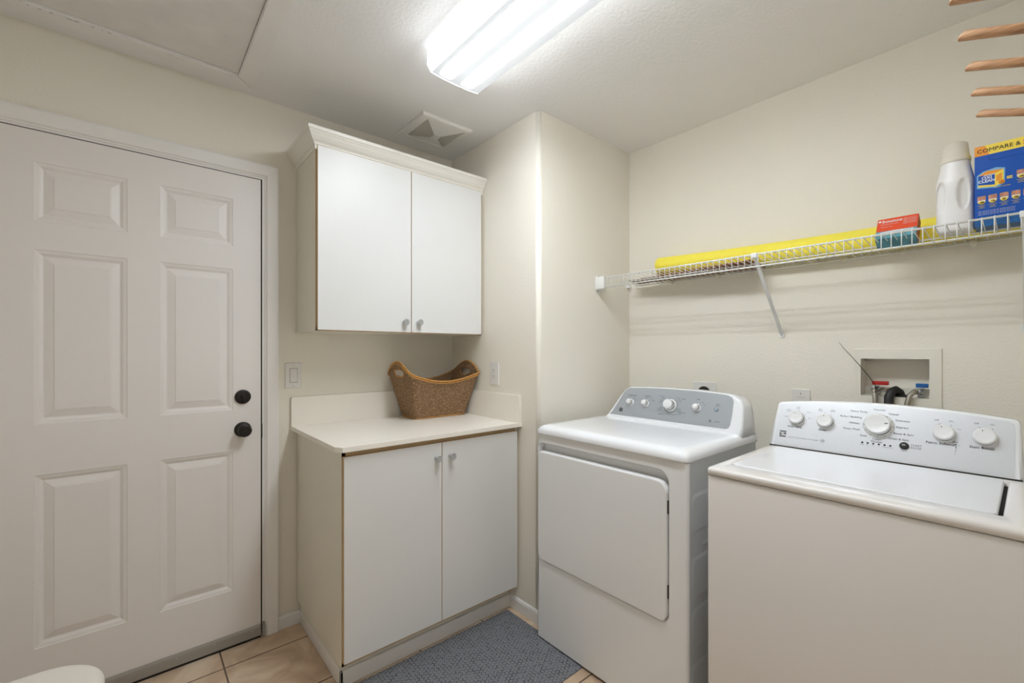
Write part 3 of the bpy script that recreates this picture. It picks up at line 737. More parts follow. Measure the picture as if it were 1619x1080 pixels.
b = MB(); T = lambda s_, y, v, size=.005, mat='ink', al='CENTER', h=.0018, MX=MD: b.text(s_, size, mat, P3(MX, y, v, h), al)
T('Extended Tumble', 1.268, .108, .0062); T('Temperature', 1.184, .111, .0062); T('Cottons', 1.113, .118, .0062, 'inkblue'); T('Casuals', 1.003, .112, .0062); T('Signal', .936, .116, .0062); T('Start', .851, .102, .0062)
T('Off', 1.252, .093, .004); T('On', 1.240, .087, .004); T('Medium', 1.187, .101, .004); T('Low', 1.212, .094, .004); T('High', 1.160, .100, .004); T('Extra High', 1.150, .091, .004)
T('Off', .915, .103, .004); T('Loud', .906, .095, .004); T('Hold to Start', .851, .094, .0032)
for i, (s_, y, v) in enumerate((('Less Dry', 1.094, .112), ('Dry', 1.099, .105), ('Optimum', 1.101, .097), ('More Dry', 1.103, .088), ('20 min', 1.100, .064), ('Time Dry 60', 1.100, .057), ('Warm Up 40', 1.098, .049))): T(s_, y, v, .0042, 'ink', 'RIGHT')
T('Timed Dry', 1.100, .033, .0058); T('Easy Care', 1.030, .115, .0042); T('Less Dry', 1.022, .106, .0042); T('Optimum', 1.018, .098, .0042)
T('Delicates', 1.015, .062, .0042); T('Active Wear', 1.017, .054, .0042); T('Mixed Loads', 1.000, .049, .0058); T('Towels Bulky', 1.013, .041, .0036)
for i in range(7): T('%d0' % (i+1), 1.082-.009*i, .038-.001*abs(i-3), .0038)
for k in range(17):
    a0 = math.radians(-172+k*13.5)
    ring(b, MD, 1.060, .077, .0305, .0330, .0018, 'ink', a0, a0+math.radians(9), 60)
for y, s in ((1.270, .0735), (1.187, .0755), (.936, .0795)): ring(b, MD, y, s, .0150, .0172, .0031, 'ink', math.radians(35), math.radians(62), 80)
T('DuraDrum', .843, .028, .0050); ring(b, MD, .872, .028, .0030, .0052, .0018, 'ink'); b.build('printed_lettering', cons)

# ------------------------------------------------------------------ washer
WXF, WXB, WY0, WY1 = 1.318, 1.95, -.006, .637
root = thing('washing_machine', ((WXF+WXB)/2, (WY0+WY1)/2, 0), 'white top-loading washing machine with wide silver-white dial console', 'washing machine')
b = MB(); b.box(WXF, WXB, WY0+.001, WY1-.001, .012, .921, 'enamel2', .005, 3); b.build('cabinet_body', root)
for x in (WXF+.05, WXB-.05):
    for y in (WY0+.05, WY1-.05):
        b = MB(); b.lathe([(.018, 0), (.018, .008), (.008, .009), (.008, .014)], 'hose', Matrix.Translation((x, y, 0)), 20); b.build('levelling_foot', root)
LX0, LX1, LY0, LY1 = 1.397, 1.786, .040, .603      # lid opening
b = MB(); mxt = frame((0, 0, 0), (1, 0, 0), (0, 1, 0), (0, 0, 1)); n8 = 6
o_ = rrect(WXF-.003, WXB+.003, WY0-.001, WY1+.001, .010, n8); i_ = rrect(LX0, LX1, LY0, LY1, .012, n8)
lv = [(o_, .9235), (o_, .937), (scaled(o_, .002), .9415), (scaled(o_, .006), .9445), (scaled(o_, .012), .9455), (scaled(i_, -.004), .9455), (i_, .9430), (i_, .930)]
for (a_, za), (c_, zb) in zip(lv, lv[1:]): ringface(b, a_, c_, za, zb, 'enamel2', mxt, True)
b.faces([(p[0], p[1], .930) for p in i_], [tuple(range(len(i_)))], 'gap', mx=mxt); b.faces([(p[0], p[1], .9235) for p in o_], [tuple(range(len(o_)))], 'enamel2', mx=mxt)
b.box(WXF+.004, WXB-.002, WY0+.003, WY1-.003, .920, .924, 'gap')
bmesh.ops.remove_doubles(b.bm, verts=b.bm.verts[:], dist=1e-6); b.build('top_deck', root)
b = MB(); q = rrect(LX0+.0015, LX1-.002, LY0+.0085, LY1-.002, .010, 6); b.prism(q, .932, .9475, 'lid', mxt, bev=.0035, seg=3)
b.build('lid', root)
A = Vector((1.80, 0, .948)); B = Vector((1.87, 0, 1.105)); t = (B-A).normalized(); nrm = Vector((-t.z, 0, t.x)); MW = frame(A, (0, -1, 0), t, nrm)
wy1, wy0 = .636, .012
def woutline(inset=0):
    q = []
    y1, y0 = wy1-inset, wy0+inset
    q.append((y1, -.0005+inset*0)); 
    for k in range(6):
        a = PI/2*k/5; q.append((y1-.004-.014*(1-math.cos(a)) - .004, .158+.014*math.sin(a)-inset))
    for k in range(1, 12):
        tt = k/12; q.append((y1-.022+(y0+.022-y1+.022)*tt, .172+.0195*math.sin(PI*tt)**.8-inset))
    for k in range(6):
        a = PI/2*(1-k/5); q.append((y0+.008+.014*(1-math.cos(a)), .158+.014*math.sin(a)-inset))
    q.append((y0, -.0005)); return [(-p[0], p[1]) for p in q][::-1]
lay = []
for ins, dn in ((.009, .0), (.005, -.0006), (.0015, -.003), (0, -.008)):
    lay.append([MW @ Vector((p[0], p[1], dn)) for p in woutline(ins)])
back = [Vector((WXB, v.y, max(.9465, v.z-.01))) for v in lay[-1]]; n_ = len(back)
mid = [lay[-1][i].lerp(back[i], .6)+Vector((0, 0, .004)) for i in range(n_)]
lay += [mid, back]; b = MB(); vs = [v for q in lay for v in q]; fs = []
for k in range(len(lay)-1):
    for i in range(n_): fs.append((k*n_+i, k*n_+(i+1) % n_, (k+1)*n_+(i+1) % n_, (k+1)*n_+i))
b.faces(vs, fs, 'gloss', True); b.faces(lay[0], [tuple(range(n_))], 'gloss'); b.faces(back, [tuple(range(n_))], 'gloss'); bmesh.ops.remove_doubles(b.bm, verts=b.bm.verts[:], dist=1e-5)
cons = b.build('control_console', root)
# slightly speckled silver-white fascia
m, nt, bs = _mat('washer_fascia'); bs.inputs['Roughness'].default_value = .33; bs.inputs['Metallic'].default_value = .25
tc = nt.nodes.new('ShaderNodeTexCoord'); vo = nt.nodes.new('ShaderNodeTexVoronoi'); vo.inputs['Scale'].default_value = 130
nt.links.new(tc.outputs['Object'], vo.inputs['Vector']); rr = nt.nodes.new('ShaderNodeValToRGB'); e = rr.color_ramp.elements
e[0].position = .06; e[0].color = lin((176, 178, 182)); e[1].position = .11; e[1].color = lin((219, 221, 225)); nt.links.new(vo.outputs['Distance'], rr.inputs[0]); nt.links.new(rr.outputs[0], bs.inputs['Base Color']); M['wfascia'] = m
q = woutline(.010); q = [(min(max(p[0], -.622), -.030), max(p[1], .004)) for p in q]
b = MB(); b.prism(q, .0001, .0010, 'wfascia', MW); b.build('console_fascia', cons)
b = MB(); b.box(-.634, -.016, -.003, .001, -.002, .0022, 'gap', mx=MW); b.build('console_seam', cons)
def wknob(y, s, r, h, big=False, ang=0, nm='knob', lab=None):
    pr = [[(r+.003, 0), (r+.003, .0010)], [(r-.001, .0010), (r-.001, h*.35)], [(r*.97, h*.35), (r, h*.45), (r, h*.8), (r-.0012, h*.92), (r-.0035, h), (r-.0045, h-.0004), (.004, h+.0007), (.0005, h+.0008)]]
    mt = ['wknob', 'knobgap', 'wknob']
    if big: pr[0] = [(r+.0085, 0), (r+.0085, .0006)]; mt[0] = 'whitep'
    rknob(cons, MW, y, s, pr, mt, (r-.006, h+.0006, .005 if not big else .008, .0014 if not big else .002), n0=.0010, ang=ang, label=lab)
wknob(.558, .109, .0235, .020, ang=math.radians(8), lab='small white wash temperature knob'); wknob(.470, .108, .0235, .020, ang=math.radians(5), lab='small white rinse knob')
wknob(.3245, .112, .0325, .024, True, ang=math.radians(-82), lab='large white cycle dial')
wknob(.171, .108, .0235, .020, ang=math.radians(18), lab='small white fabric softener knob'); wknob(.087, .108, .0235, .020, ang=math.radians(18), lab='small white stain boost knob')
b = MB(); b.lathe([(.0115, 0), (.0115, .003), (.0100, .0045), (.002, .0048)], 'slot', P3(MW, .258, .055, .001), 30); b.box(-.005, .003, .001, .0035, .0047, .0050, 'nickel', mx=P3(MW, .258, .055, .001)); b.build('start_button', cons, label='round dark start pause button')
b = MB(); h_ = .0013
def T2(s_, y, v, size=.0085, mat='ink', al='CENTER', sx=1.12, bold=0): b.text(s_, size, mat, P3(MW, y, v, h_), al, sx=sx, bold=bold)
T2('Wash Temp', .561, .076, .0082, bold=.00015); T2('Rinse', .476, .076, .0088, bold=.00015); T2('Fabric Softener', .177, .076, .0095, bold=.00015); T2('Stain Boost', .093, .077, .0095, bold=.00015)
T2('Normal', .326, .166, .0085, 'inklight'); T2('Heavy Duty', .357, .155, .0085, 'ink', 'RIGHT'); T2('Casual', .302, .155, .0085, al='LEFT'); T2('Bulky / Bedding', .370, .134, .0085, al='RIGHT'); T2('Delicates', .284, .135, .0085, al='LEFT')
T2('Whites', .375, .113, .0085, al='RIGHT'); T2('Express', .281, .113, .0085, al='LEFT'); T2('Deep Wash', .371, .092, .0085, al='RIGHT'); T2('Rinse & Spin', .286, .092, .0085, al='LEFT')
T2('Soak', .352, .073, .0085, al='RIGHT'); T2('Drain & Spin', .297, .074, .0085, al='LEFT'); T2('Clean', .326, .0655, .0085); T2('Washer', .326, .0575, .0085)
T2('Cold', .594, .113, .0055, 'inklight'); T2('Cool\nLight', .558, .150, .0052, 'inklight'); T2('Cool\nHeavy', .588, .138, .0052, 'inklight'); T2('Warm', .522, .136, .0052, 'inklight'); T2('Hot', .518, .113, .0052, 'inklight')
T2('One\nRinse', .489, .149, .0052, 'inklight'); T2('Two\nRinses', .452, .149, .0052, 'inklight')
for y in (.171, .087):
    T2('Off', y+.018, .148, .0065); T2('On', y-.014, .148, .0065)
T2('On', .139, .125, .0055, 'inklight')
T2('START', .243, .060, .0078, 'inklight', 'LEFT'); T2('PAUSE', .243, .0515, .0078, 'inklight', 'LEFT'); T2('Cancel', .258, .0395, .0048, 'inklight'); 
for i in range(6):
    y = .362-.0142*i; b.lathe([(.0028, 0), (.0028, .0008)], 'slot', P3(MW, y, .050, .001), 14)
    T2(('Sensing', 'Wash', 'Rinse', 'Spin', 'Complete', 'Lid Locked')[i], y, .0435, .0034, 'inklight', sx=1)
for k in range(12):
    a = math.radians(90-30*k); b.lathe([(.0013, 0), (.0013, .0006)], 'ink', P3(MW, .3245-.0375*math.cos(a), .112+.0375*math.sin(a), .0014), 8)
for (cy, cs), angs in (((.558, .109), (-5, 35, 82, 125, 172)), ((.470, .108), (62, 98)), ((.171, .108), (62, 112)), ((.087, .108), (62, 112))):
    for a in angs:
        a = math.radians(a); b.lathe([(.0011, 0), (.0011, .0006)], 'ink', P3(MW, cy-.0305*math.cos(a), cs+.0305*math.sin(a), .001), 8)
T2('Series 500  |  Triple Action Agitator  |  3.8 cu.ft. capacity', .531, .037, .0038, 'inklight', sx=1.05); T2('HE', .4715, .0370, .0065, 'ink'); ring(b, MW, .4715, .037, .0062, .0068, .0013, 'ink')
b.build('printed_lettering', cons)
# square striped S-shaped emblem
b = MB(); cy, cs, hw = .5955, .0455, .0105
b.prism([(-cy-hw, cs-.0115), (-cy+hw, cs-.0115), (-cy+hw, cs+.0115), (-cy-hw, cs+.0115)], .0010, .0014, 'ink', MW)
for pts in ([(-hw, .0068), (hw, .0068), (hw, .0052), (-hw*.2, .0045), (-hw, .0052)], [(-hw, .0018), (-hw*.1, .0032), (hw*.6, .001), (-hw*.2, .0005), (hw, -.0035), (hw, -.0015), (hw*.7, .0008), (hw*.2, .0034), (-hw, .0034)][:4],
            [(-hw*.6, -.0010), (hw*.1, -.0005), (hw, -.0028), (hw, -.0042), (hw*.1, -.0030)], [(-hw, -.0052), (hw*.2, -.0045), (hw, -.0052), (hw, -.0068), (-hw, -.0068)]):
    b.prism([(-cy+p[0], cs+p[1]) for p in pts], .0014, .0017, 'whitep', MW)
b.build('square_emblem', cons, label='dark square striped emblem')
# grime streak
b = MB(); random.seed(5)
def blob(y, s, rx, ry, n=9):
    q = [(-y+rx*random.uniform(.45, 1)*math.cos(2*PI*i/n), s+ry*random.uniform(.45, 1)*math.sin(2*PI*i/n)) for i in range(n)]
    b.prism(q, .0010, .00125, 'stain', MW)
for y, s, rx, ry in ((.149, .0855, .0035, .003), (.143, .0855, .005, .0012), (.1455, .079, .0045, .0022), (.139, .0765, .0025, .001), (.1445, .0705, .0014, .007), (.1447, .060, .0010, .006), (.146, .0505, .0007, .004), (.152, .082, .002, .0014)): blob(y, s, rx, ry)
b.build('grime_streak', cons, label='grey smear beside the fabric softener knob')

# ------------------------------------------------------------------ supply box in the wall
root = thing('washer_supply_box', (XS, .338, 1.19), 'cream plastic water supply box set into the wall above the washer', 'supply box')
b = MB(); n4 = 3
o_ = rrect(-.464, -.208, 1.062, 1.303, .002, n4); i_ = rrect(-.440, -.241, 1.120, 1.264, .002, n4); MX_ = frame((XS, 0, 0), (0, -1, 0), (0, 0, 1), (-1, 0, 0))
ringface(b, o_, o_, 0, .003, 'boxpl', MX_); ringface(b, o_, scaled(o_, .002), .003, .005, 'boxpl', MX_); ringface(b, scaled(o_, .002), i_, .005, .005, 'boxpl', MX_); ringface(b, i_, i_, .005, -.001, 'boxpl', MX_)
b.build('box_frame', root)
b = MB(); ringface(b, i_, i_, .004, -.085, 'boxpl', MX_); b.faces([(p[0], p[1], -.085) for p in i_], [tuple(range(len(i_)))], 'boxpl', mx=MX_)
b.box(-.440, -.241, 1.120, 1.152, -.085, -.055, 'boxpl', mx=MX_)
for v in (1.250, 1.195, 1.132): b.box(-.437, -.420, v, v+.002, -.085, -.05, 'boxpl', mx=MX_)
b.build('recess_liner', root, recalc=False)
b = MB(); b.prism(rrect(-.362, -.318, 1.283, 1.296, .0005, 2), .005, .0056, 'boxpl', MX_, bev=.0003); b.build('embossed_plate', root)
def valve(y, z, hmat, hname, hx, bend):
    v = thing('water_valve', (XS+.02, y, z-.05), {'redv': 'brass and steel shutoff valve with red lever handle in the supply box', 'bluev': 'brass and steel shutoff valve with blue lever handle in the supply box'}[hmat], 'valve', None)
    b = MB(); b.lathe([(.010, 0), (.010, .010), (.007, .012), (.007, .030), (.009, .032), (.009, .036)], 'nickel', Matrix.Translation((XS+.035, y-.0, z-.045)), 20)
    b.tube([(XS+.035, y, z-.028), (XS+.012, y, z-.022), (XS+.002, y+.004, z-.024)], .009, 'nickel', 14); b.build('valve_body', v)
    b = MB(); b.box(XS+.024, XS+.044, y-hx, y+.014, z-.0068, z+.0078, hmat, .0015); b.build('lever_handle', v, label=hname)
    h = MB(); h.tube(bend, .0085, 'steel', 16); h.lathe([(.0118, -.008), (.0118, .008)], 'nickel', Matrix.Translation(Vector(bend[0]))@Matrix.Rotation(PI/2, 4, 'Y'), 12)
    hs = h.build('braided_hose', label={'redv': 'steel braided hose running down from the red handled valve', 'bluev': 'steel braided hose curving down from the blue handled valve'}[hmat], category='hose')
valve(.397, 1.168, 'redv', 'red lever handle', .036, [(XS-.002, .398, 1.148), (XS-.014, .396, 1.143), (XS-.022, .393, 1.125), (XS-.026, .390, 1.08), (XS-.03, .386, 1.0), (XS-.04, .38, .85)])
valve(.268, 1.165, 'bluev', 'blue lever handle', .020, [(XS-.002, .275, 1.146), (XS-.012, .281, 1.144), (XS-.022, .293, 1.128), (XS-.026, .300, 1.09), (XS-.03, .303, 1.0), (XS-.04, .303, .85)])
b = MB(); b.tube([(XS+.03, .325, 1.123), (XS+.022, .328, 1.137), (XS+.005, .336, 1.147), (XS-.012, .346, 1.140), (XS-.020, .352, 1.118), (XS-.026, .351, 1.08), (XS-.035, .348, 1.0), (XS-.045, .345, .85)], .0145, 'hose', 18)
b.lathe([(.021, .004), (.021, .008), (.016, .012)], 'hose', Matrix.Translation((XS+.03, .325, 1.116)), 24)
b.build('drain_hose', label='black rubber drain hose hooked into the supply box between the valves', category='hose')
b = MB(); b.tube([(XS-.030, .505, 1.330), (XS-.031, .492, 1.308), (XS-.031, .47, 1.28), (XS-.030, .44, 1.240), (XS-.028, .415, 1.203), (XS-.027, .388, 1.158)], .0011, 'hose', 6, rs=[.0005, .0009, .0012, .0013, .0013, .0013])
ringpts = [(XS-.014+.017*math.cos(a), .384+.017*math.sin(a), 1.142-.010*math.sin(a)) for a in [2*PI*k/20 for k in range(20)]]
b.tube(ringpts, .0013, 'hose', 6, closed=True); b.box(XS-.034, XS-.026, .382, .391, 1.150, 1.160, 'hose', .001)
b.build('cable_tie', label='long thin black cable tie sticking up from the hoses', category='cable tie')

# ------------------------------------------------------------------ wire shelf
SF, SZT, SZL, SB, SZB = 1.893, 1.681, 1.632, 2.176, 1.665
root = thing('wire_shelf', (2.03, .6, 1.65), 'white coated wire shelf mounted on the wall above the washer and dryer', 'shelf')
b = MB(); y0, y1 = YR+.012, 1.470
for x, z, r_ in ((SF, SZT, .0034), (SF, SZL, .0034), (2.035, 1.669, .0026), (SB, SZB-.003, .0030)): b.tube([(x, y0, z), (x, y1, z)], r_, 'wire', 8)
N = int((y1-y0)/.0255)
for i in range(N):
    y = .0705+.0255*(i-13)
    if y < y0 or y > y1-.004: continue
    b.tube([(SF-.003, y, SZL-.002), (SF-.0038, y, SZT), (SF, y, SZT+.0036), (2.03, y, SZT-.008), (SB+.003, y, SZB)], .0016, 'wire', 6)
b.build('wire_grid', root)
b = MB(); b.box(SF-.012, SF+.044, YS-.014, YS-.0005, SZL-.010, SZT+.006, 'wire', .002); b.box(SF-.016, SF+.006, YS-.058, YS-.012, SZL-.009, SZT+.007, 'wire', .002)
b.box(SF-.004, SF+.02, YS-.006, YS-.0003, SZL-.024, SZT+.018, 'wire', .001)
for z in (SZL-.016, SZT+.012): b.lathe([(.004, 0), (.0035, .002), (.001, .0025)], 'nickel', FY(SF+.008, YS-.006, z), 12)
b.build('end_bracket', root)
b = MB(); b.box(SB-.02, SB+.005, YS-.02, YS-.0005, SZB-.010, SZB+.008, 'wire', .001); b.build('end_bracket', root)
def brace(y, lab=None):
    b = MB(); a, c = Vector((SF-.002, y, SZT-.004)), Vector((XS-.006, y, 1.372)); d = (c-a).normalized(); w_ = Vector((0, 1, 0)); n_ = d.cross(w_)
    def prof(t):   # flattened channel
        return 1
    L = (c-a).length; mx = frame(a, w_, n_, d)
    b.prism([(-.0065, -.003), (.0065, -.003), (.0065, .003), (.0045, .003), (.0045, -.001), (-.0045, -.001), (-.0045, .003), (-.0065, .003)], 0, L, 'wire', mx)
    b.box(SF-.008, SF+.010, y-.011, y+.011, SZT-.014, SZT+.005, 'wire', .002)
    b.prism(rrect(-.011, .011, -.018, .016, .005, 4), 0, .004, 'wire', FX(XS, y, 1.370), bev=.001)
    b.lathe([(.0038, .004), (.003, .0062), (.001, .0064)], 'nickel', FX(XS, y, 1.363), 12); b.build('support_brace', root)
brace(.722); brace(.012)
for y in (1.25, 1.0, .80, .49, .31, .13):
    b = MB(); b.box(SB-.004, XS-.0003, y-.007, y+.007, SZB-.012, SZB+.006, 'boxpl', .001); b.lathe([(.004, 0), (.003, .006)], 'boxpl', FX(XS-.01, y, SZB-.012), 10); b.build('wall_clip', root)

# ------------------------------------------------------------------ things on the shelf
DK = 1.6835
# flat brown board under the noodle (ragged outline)
b = MB(); random.seed(8); pts = []
for i in range(15): pts.append((2.065-.07*i/14+.012*random.random(), 1.44-.66*i/14))
for i in range(15): pts.append((2.165-.012*random.random(), .78+.66*i/14))
for i, (x, y) in enumerate(pts): pass
vs = [(x, y, DK-(x-SF)*.058+.0015) for x, y in pts]+[(x, y, DK-(x-SF)*.058+.006+.002*random.random()) for x, y in pts]; n_ = len(pts)
b.faces(vs, [tuple(range(n_))[::-1], tuple(range(n_, 2*n_))]+[(i, (i+1) % n_, n_+(i+1) % n_, n_+i) for i in range(n_)], 'cardbrown')
b.build('brown_board', label='flat brown board lying on the shelf beneath the yellow noodle', category='board')
# foam noodle
b = MB(); c0, c1, rn = Vector((2.133, 1.292, 1.741)), Vector((2.133, -.26, 1.7135)), .0458
n_ = 40; P = []
for k in range(25):
    p = c0.lerp(c1, k/24); q_ = max(0, (p.y-.35)/.942); p.z = 1.7155+.0285*q_**1.6; P.append(p)
b.tube([P[0]+Vector((0, .0, 0))]+[P[0]-Vector((0, .004, 0))]+P[1:-1]+[P[-1]], rn, 'noodle', n_, rs=[rn-.004]+[rn]*25)
b.lathe([(.011, 0), (.011, .0015)], 'gap', frame(c0, (-1, 0, 0), (0, 0, 1), (0, 1, 0)), 20)
b.build('foam_noodle', label='long yellow foam pool noodle lying along the back of the wire shelf', category='pool noodle')
# dryer sheet box leaning back on the noodle
root = thing('dryer_sheet_box', (2.02, .303, 1.68), 'small red-orange dryer sheet box leaning back against the noodle', 'box')
t = Vector((.052, 0, .078)).normalized(); nrm = Vector((-t.z, 0, t.x)); MBx = frame((1.978, .358, DK+.0005), (0, -1, 0), t, nrm)
bw, bh, bd = .108, .094, .048
b = MB(); b.box(0, bw, .034, bh, -bd, 0, 'orange', mx=MBx); b.box(0, bw, 0, .034, -bd, 0, 'teal', mx=MBx); b.box(-.0004, 0, 0, bh, -bd, 0, 'cardside', mx=MBx); b.box(bw, bw+.0004, 0, bh, -bd, 0, 'cardside', mx=MBx)
b.build('carton', root)
b = MB(); TX = lambda s_, x, y, size, mat='whitep', al='LEFT', **k: b.text(s_, size, mat, MBx @ Matrix.Translation((x, y, .0004)), al, **k)
TX('bounce', .012, .0800, .0185, sx=1.0, bold=.0003, shear=.15); 
for i in range(5): TX('softens and freshens', .070, .083-.0062*i, .0042, sx=1.0)
TX('outdoor fresh dryer sheets', .008, .066, .0045); TX('fights static cling', .012, .054, .0042)
b.prism(rrect(.003, .010, .078, .086, .001, 3), .0002, .0004, 'whitep', MBx)
for i, (c, z0) in enumerate((('whitep', .026), ('glow', .018), ('yellow', .014))): b.prism([(.01, z0), (.10, z0+.002), (.10, z0+.005), (.05, z0+.007), (.01, z0+.003)], .0001, .0003, c, MBx)
b.build('printed_lettering', root)
# detergent bottle
root = thing('detergent_bottle', (2.032, .162, DK-.006), 'white plastic detergent bottle with grip recesses turned sideways on the shelf', 'bottle')
b = MB(); zs = [0, .004, .012, .03, .055, .08, .105, .13, .15, .165, .178, .19, .20, .210, .218, .225, .230]
prof = {0: .80, .004: .93, .012: 1.0, .03: 1.0, .055: .985, .08: .97, .105: .975, .13: .985, .15: .99, .165: .985, .178: .97, .19: .94, .20: .90, .210: .85, .218: .80, .225: .77, .230: .76}
NA = 96; NZ = 110; rings = []
def pr(z):
    for a_, c_ in zip(zs, zs[1:]):
        if z <= c_: return prof[a_]+(prof[c_]-prof[a_])*(z-a_)/(c_-a_)
    return prof[zs[-1]]
for j in range(NZ+1):
    z = .230*j/NZ; k = pr(z); rg = []
    ex = 2.6-.6*max(0, (z-.16)/.07)
    for i in range(NA):
        a = 2*PI*i/NA; ca, sa = math.cos(a), math.sin(a)
        rx, ry = .040*k, .0455*k
        if z > .16: q_ = (z-.16)/.07; rx = rx*(1-q_)+.034*q_; ry = ry*(1-q_)+.0345*q_
        x = rx*math.copysign(abs(ca)**(2/ex), ca); y = ry*math.copysign(abs(sa)**(2/ex), sa)
        dep = 0
        if x < 0:     # two grip recesses on the side that faces the room
            for cy_, wy in ((-.021, .0125), (.0315, .0115)):
                dd_ = ((y-cy_)/wy)**2+((z-.115)/.047)**2
                if dd_ < 1.25: dep = max(dep, min(1, (1.25-dd_)/.55))
        dep = dep*dep*(3-2*dep)
        x += .011*dep
        rg.append(b.bm.verts.new((2.032+x, .162+y, DK-.006+z)))
    rings.append(rg)
ii = b.mi('bottle')
for j in range(NZ):
    for i in range(NA):
        f = b.bm.faces.new((rings[j][i], rings[j][(i+1) % NA], rings[j+1][(i+1) % NA], rings[j+1][i])); f.smooth = True; f.material_index = ii
b.bm.faces.new(rings[0][::-1]); b.bm.faces.new(rings[-1]); b.build('bottle_body', root)
b = MB(); b.lathe([(.0355, .224), (.0362, .227), (.0362, .238), (.0340, .241), (.0330, .246), (.0290, .284), (.0235, .288), (.0215, .2895), (.0205, .289), (.002, .289)], 'cap', Matrix.Translation((2.032, .162, DK-.006)), 48); b.build('cap', root, label='cream measuring cap')
b = MB(); b.box(2.005, 2.058, .1145, .1158, 1.715, 1.80, 'labelp', .0005); b.build('label_sticker', root)
# laundry powder carton
root = thing('stain_remover_box', (2.035, .045, DK-.006), 'tall blue and yellow stain remover carton at the right end of the shelf', 'box')
MO = frame((2.0, .117, DK-.005), (0, -1, 0), (0, 0, 1), (-1, 0, 0)); OW, OH = .205, .250
b = MB(); b.box(0, OW, .030, OH-.030, -.075, 0, 'bluebox', mx=MO); b.box(0, OW, 0, .030, -.075, 0, 'bluelow', mx=MO); b.box(0, OW, OH-.030, OH, -.075, 0, 'yellow', mx=MO)
b.box(0, .022, OH-.030, OH, 0, .0001, 'orangep', mx=MO); b.prism([(.022, OH-.030), (.032, OH-.030), (.022, OH)], 0, .0001, 'orangep', MO); b.build('carton', root)
b = MB(); o_ = rrect(.030, .12, OH-.050, OH-.033, .0085, 8); M['bluedark'] = plain('blue_card_fold', (0, 58, 132), .4)
ringface(b, o_, scaled(o_, .0008), .0001, .0006, 'bluedark', MO); b.faces([(p[0], p[1], .0003) for p in scaled(o_, .0008)], [tuple(range(len(o_)))], 'bluebox', mx=MO); b.build('carry_slot', root)
b = MB(); TX = lambda s_, x, y, size, mat='whitep', al='LEFT', **k: b.text(s_, size, mat, MO @ Matrix.Translation((x, y, .0006)), al, **k)
TX('COMPARE &', .005, OH-.0165, .0164, 'blackp', ext=.0004); TX('SAVE', .0985, OH-.0165, .0185, 'redp', ext=.0004)
b.build('headline_lettering', root)
b = MB(); g0 = (.006, .112)      # little picture of a carton
b.prism([(.005, .120), (.046, .114), (.064, .124), (.064, .170), (.046, .176), (.018, .170), (.005, .160)], .0002, .0003, 'glow', MO)
b.prism([(.008, .124), (.043, .118), (.043, .158), (.008, .158)], .0003, .0005, 'bluebox', MO); b.prism([(.043, .118), (.061, .127), (.061, .167), (.043, .158)], .0003, .0005, 'yellow', MO)
b.prism([(.008, .158), (.043, .158), (.061, .167), (.026, .170)], .0003, .0005, 'orangep', MO); b.prism([(.046, .132), (.058, .138), (.058, .157), (.046, .150)], .0005, .0007, 'orangep', MO)
b.prism([(.008, .124), (.043, .118), (.043, .124), (.008, .130)], .0005, .0007, 'yellow', MO)
b.prism(rrect(.020, .045, .156, .158, .0005, 2), .0005, .0007, 'whitep', MO); b.lathe([(.007, .0005), (.007, .0008)], 'orangep', MO @ Matrix.Translation((.057, .129, 0)), 20)
TX('OXI', .026, .149, .0125, 'whitep', 'CENTER', bold=.0003); TX('CLEAN', .026, .139, .0115, 'whitep', 'CENTER', bold=.0003); TX('1', .057, .129, .006, 'blackp', 'CENTER', bold=.0003)
TX('TUB OF POWDER', .058, .115, .0042, 'yellow', 'CENTER'); TX('=', .073, .137, .022, 'yellow', 'CENTER', bold=.0005)
b.build('carton_picture', root)
b = MB()
def pic(x, y, num):
    b.prism(rrect(x-.009, x+.009, y-.008, y+.012, .002, 3), .0002, .0004, 'skin', MO); b.prism(rrect(x-.008, x+.008, y-.008, y-.001, .001, 2), .0004, .0005, 'whitep', MO)
    b.lathe([(.007, .0005), (.007, .0007)], 'yellow', MO @ Matrix.Translation((x, y-.008, 0)) @ Matrix.Diagonal((1, .75, 1, 1)), 20)
    TX(num, x, y-.008, .0062, 'blackp', 'CENTER', bold=.0004)
    for k in range(3): TX(('UPHOLSTERY', 'CARPET', 'CLEANING')[k], x, y-.017-.0040*k, .0030, 'yellow', 'CENTER')
for i, nm in enumerate(('109', '116', '27', '136', '88', '94')): pic(.015+.0235*i, .083, nm)
for i, nm in enumerate(('139', '120', '150')): pic(.096+.026*i, .142, nm)
for i in range(3): TX('stain remover powder for laundry and home', .008, .0475-.005*i, .0042, 'whitep')
b.build('picture_row', root)

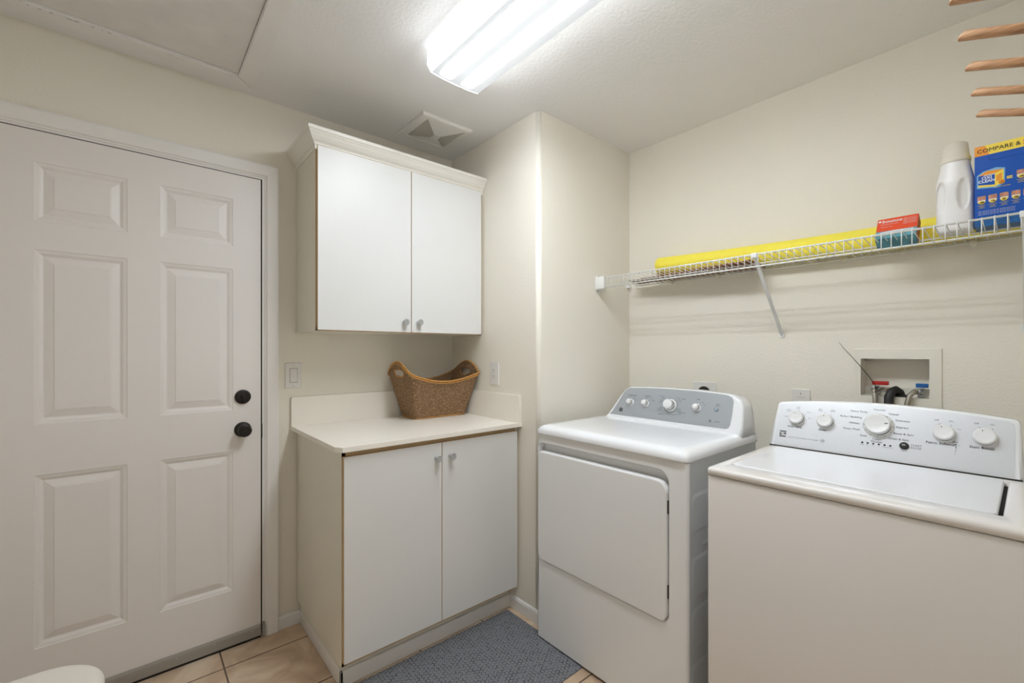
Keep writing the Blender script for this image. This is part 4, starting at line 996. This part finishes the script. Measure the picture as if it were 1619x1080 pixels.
# ------------------------------------------------------------------ wooden pegs at the upper right
root = thing('wooden_peg_rack', (1.30, YR, 1.72), 'wooden rack whose slanted round bars reach in from upper right', 'drying rack')
b = MB(); b.box(.90, 1.70, YR+.0005, YR+.022, 1.690, 1.745, 'wood', .004); b.build('wall_rail', root)
for x in (1.031, 1.163, 1.299, 1.437, 1.575):
    a = Vector((x, YR+.015, 1.877-(.09-YR-.015)*.357)); c = Vector((x, .089, 1.877)); d = (c-a); L = d.length; d.normalize()
    u_ = Vector((1, 0, 0)); v_ = u_.cross(d)*-1; v_ = d.cross(u_); mx = frame(a, u_, v_, d)
    b = MB(); N = 20; vs = []
    for z_ in (0, L-.003, L):
        for i in range(N):
            an = 2*PI*i/N; r_ = .0083 if z_ < L else .0068
            x_, y_ = r_*math.copysign(abs(math.cos(an))**.8, math.cos(an)), r_*math.copysign(abs(math.sin(an))**.8, math.sin(an))
            up_ = (mx.to_3x3() @ Vector((0, y_, 0))).z
            sl = 0 if z_ == 0 else -(up_+.0083)*.5
            vs.append((x_, y_, z_+sl))
    fs = [(k*N+i, k*N+(i+1) % N, (k+1)*N+(i+1) % N, (k+1)*N+i) for k in (0, 1) for i in range(N)]+[tuple(range(N))[::-1], tuple(2*N+i for i in range(N))]
    b.faces(vs, fs, 'wood', True, mx); b.build('bar', root)

# ------------------------------------------------------------------ floor things
b = MB(); q = rrect(.56, 1.418, 1.190, 1.700, (.03, .035, .004, .004), 8); b.prism(q, .0005, .006, 'mat', bev=.002); 
b.build('floor_mat', label='grey rubber floor mat with a small honeycomb pattern between cabinet and dryer', category='mat')
root = thing('plastic_bin', (-.26, 1.12, 0), 'off-white plastic bin with rounded lid corner at the lower left', 'bin')
def rbox(b, x0, x1, y0, y1, z0, z1, r, rt, mat):
    lv = []
    for k in range(7):
        a = PI/2*k/6; lv.append((rt*(1-math.cos(a)) if k else 0, z1-rt+rt*math.sin(a)))
    lv = [(0, z0)]+lv; P = rrect(x0, x1, y0, y1, r, 12)
    for (i0, za), (i1, zb) in zip(lv, lv[1:]): ringface(b, scaled(P, i0), scaled(P, i1), za, zb, mat, Matrix.Identity(4), True)
    e_ = scaled(P, lv[-1][0]); b.faces([(p[0], p[1], lv[-1][1]) for p in e_], [tuple(range(len(e_)))], mat, True); b.faces([(p[0], p[1], z0) for p in P], [tuple(range(len(P)))], mat)
    bmesh.ops.remove_doubles(b.bm, verts=b.bm.verts[:], dist=1e-6)
b = MB(); rbox(b, -.46, -.062, .915, 1.350, 0, .565, .08, .004, 'bin'); b.build('bin_body', root)
b = MB(); rbox(b, -.475, -.047, .900, 1.365, .566, .622, .095, .025, 'bin'); b.build('bin_lid', root)
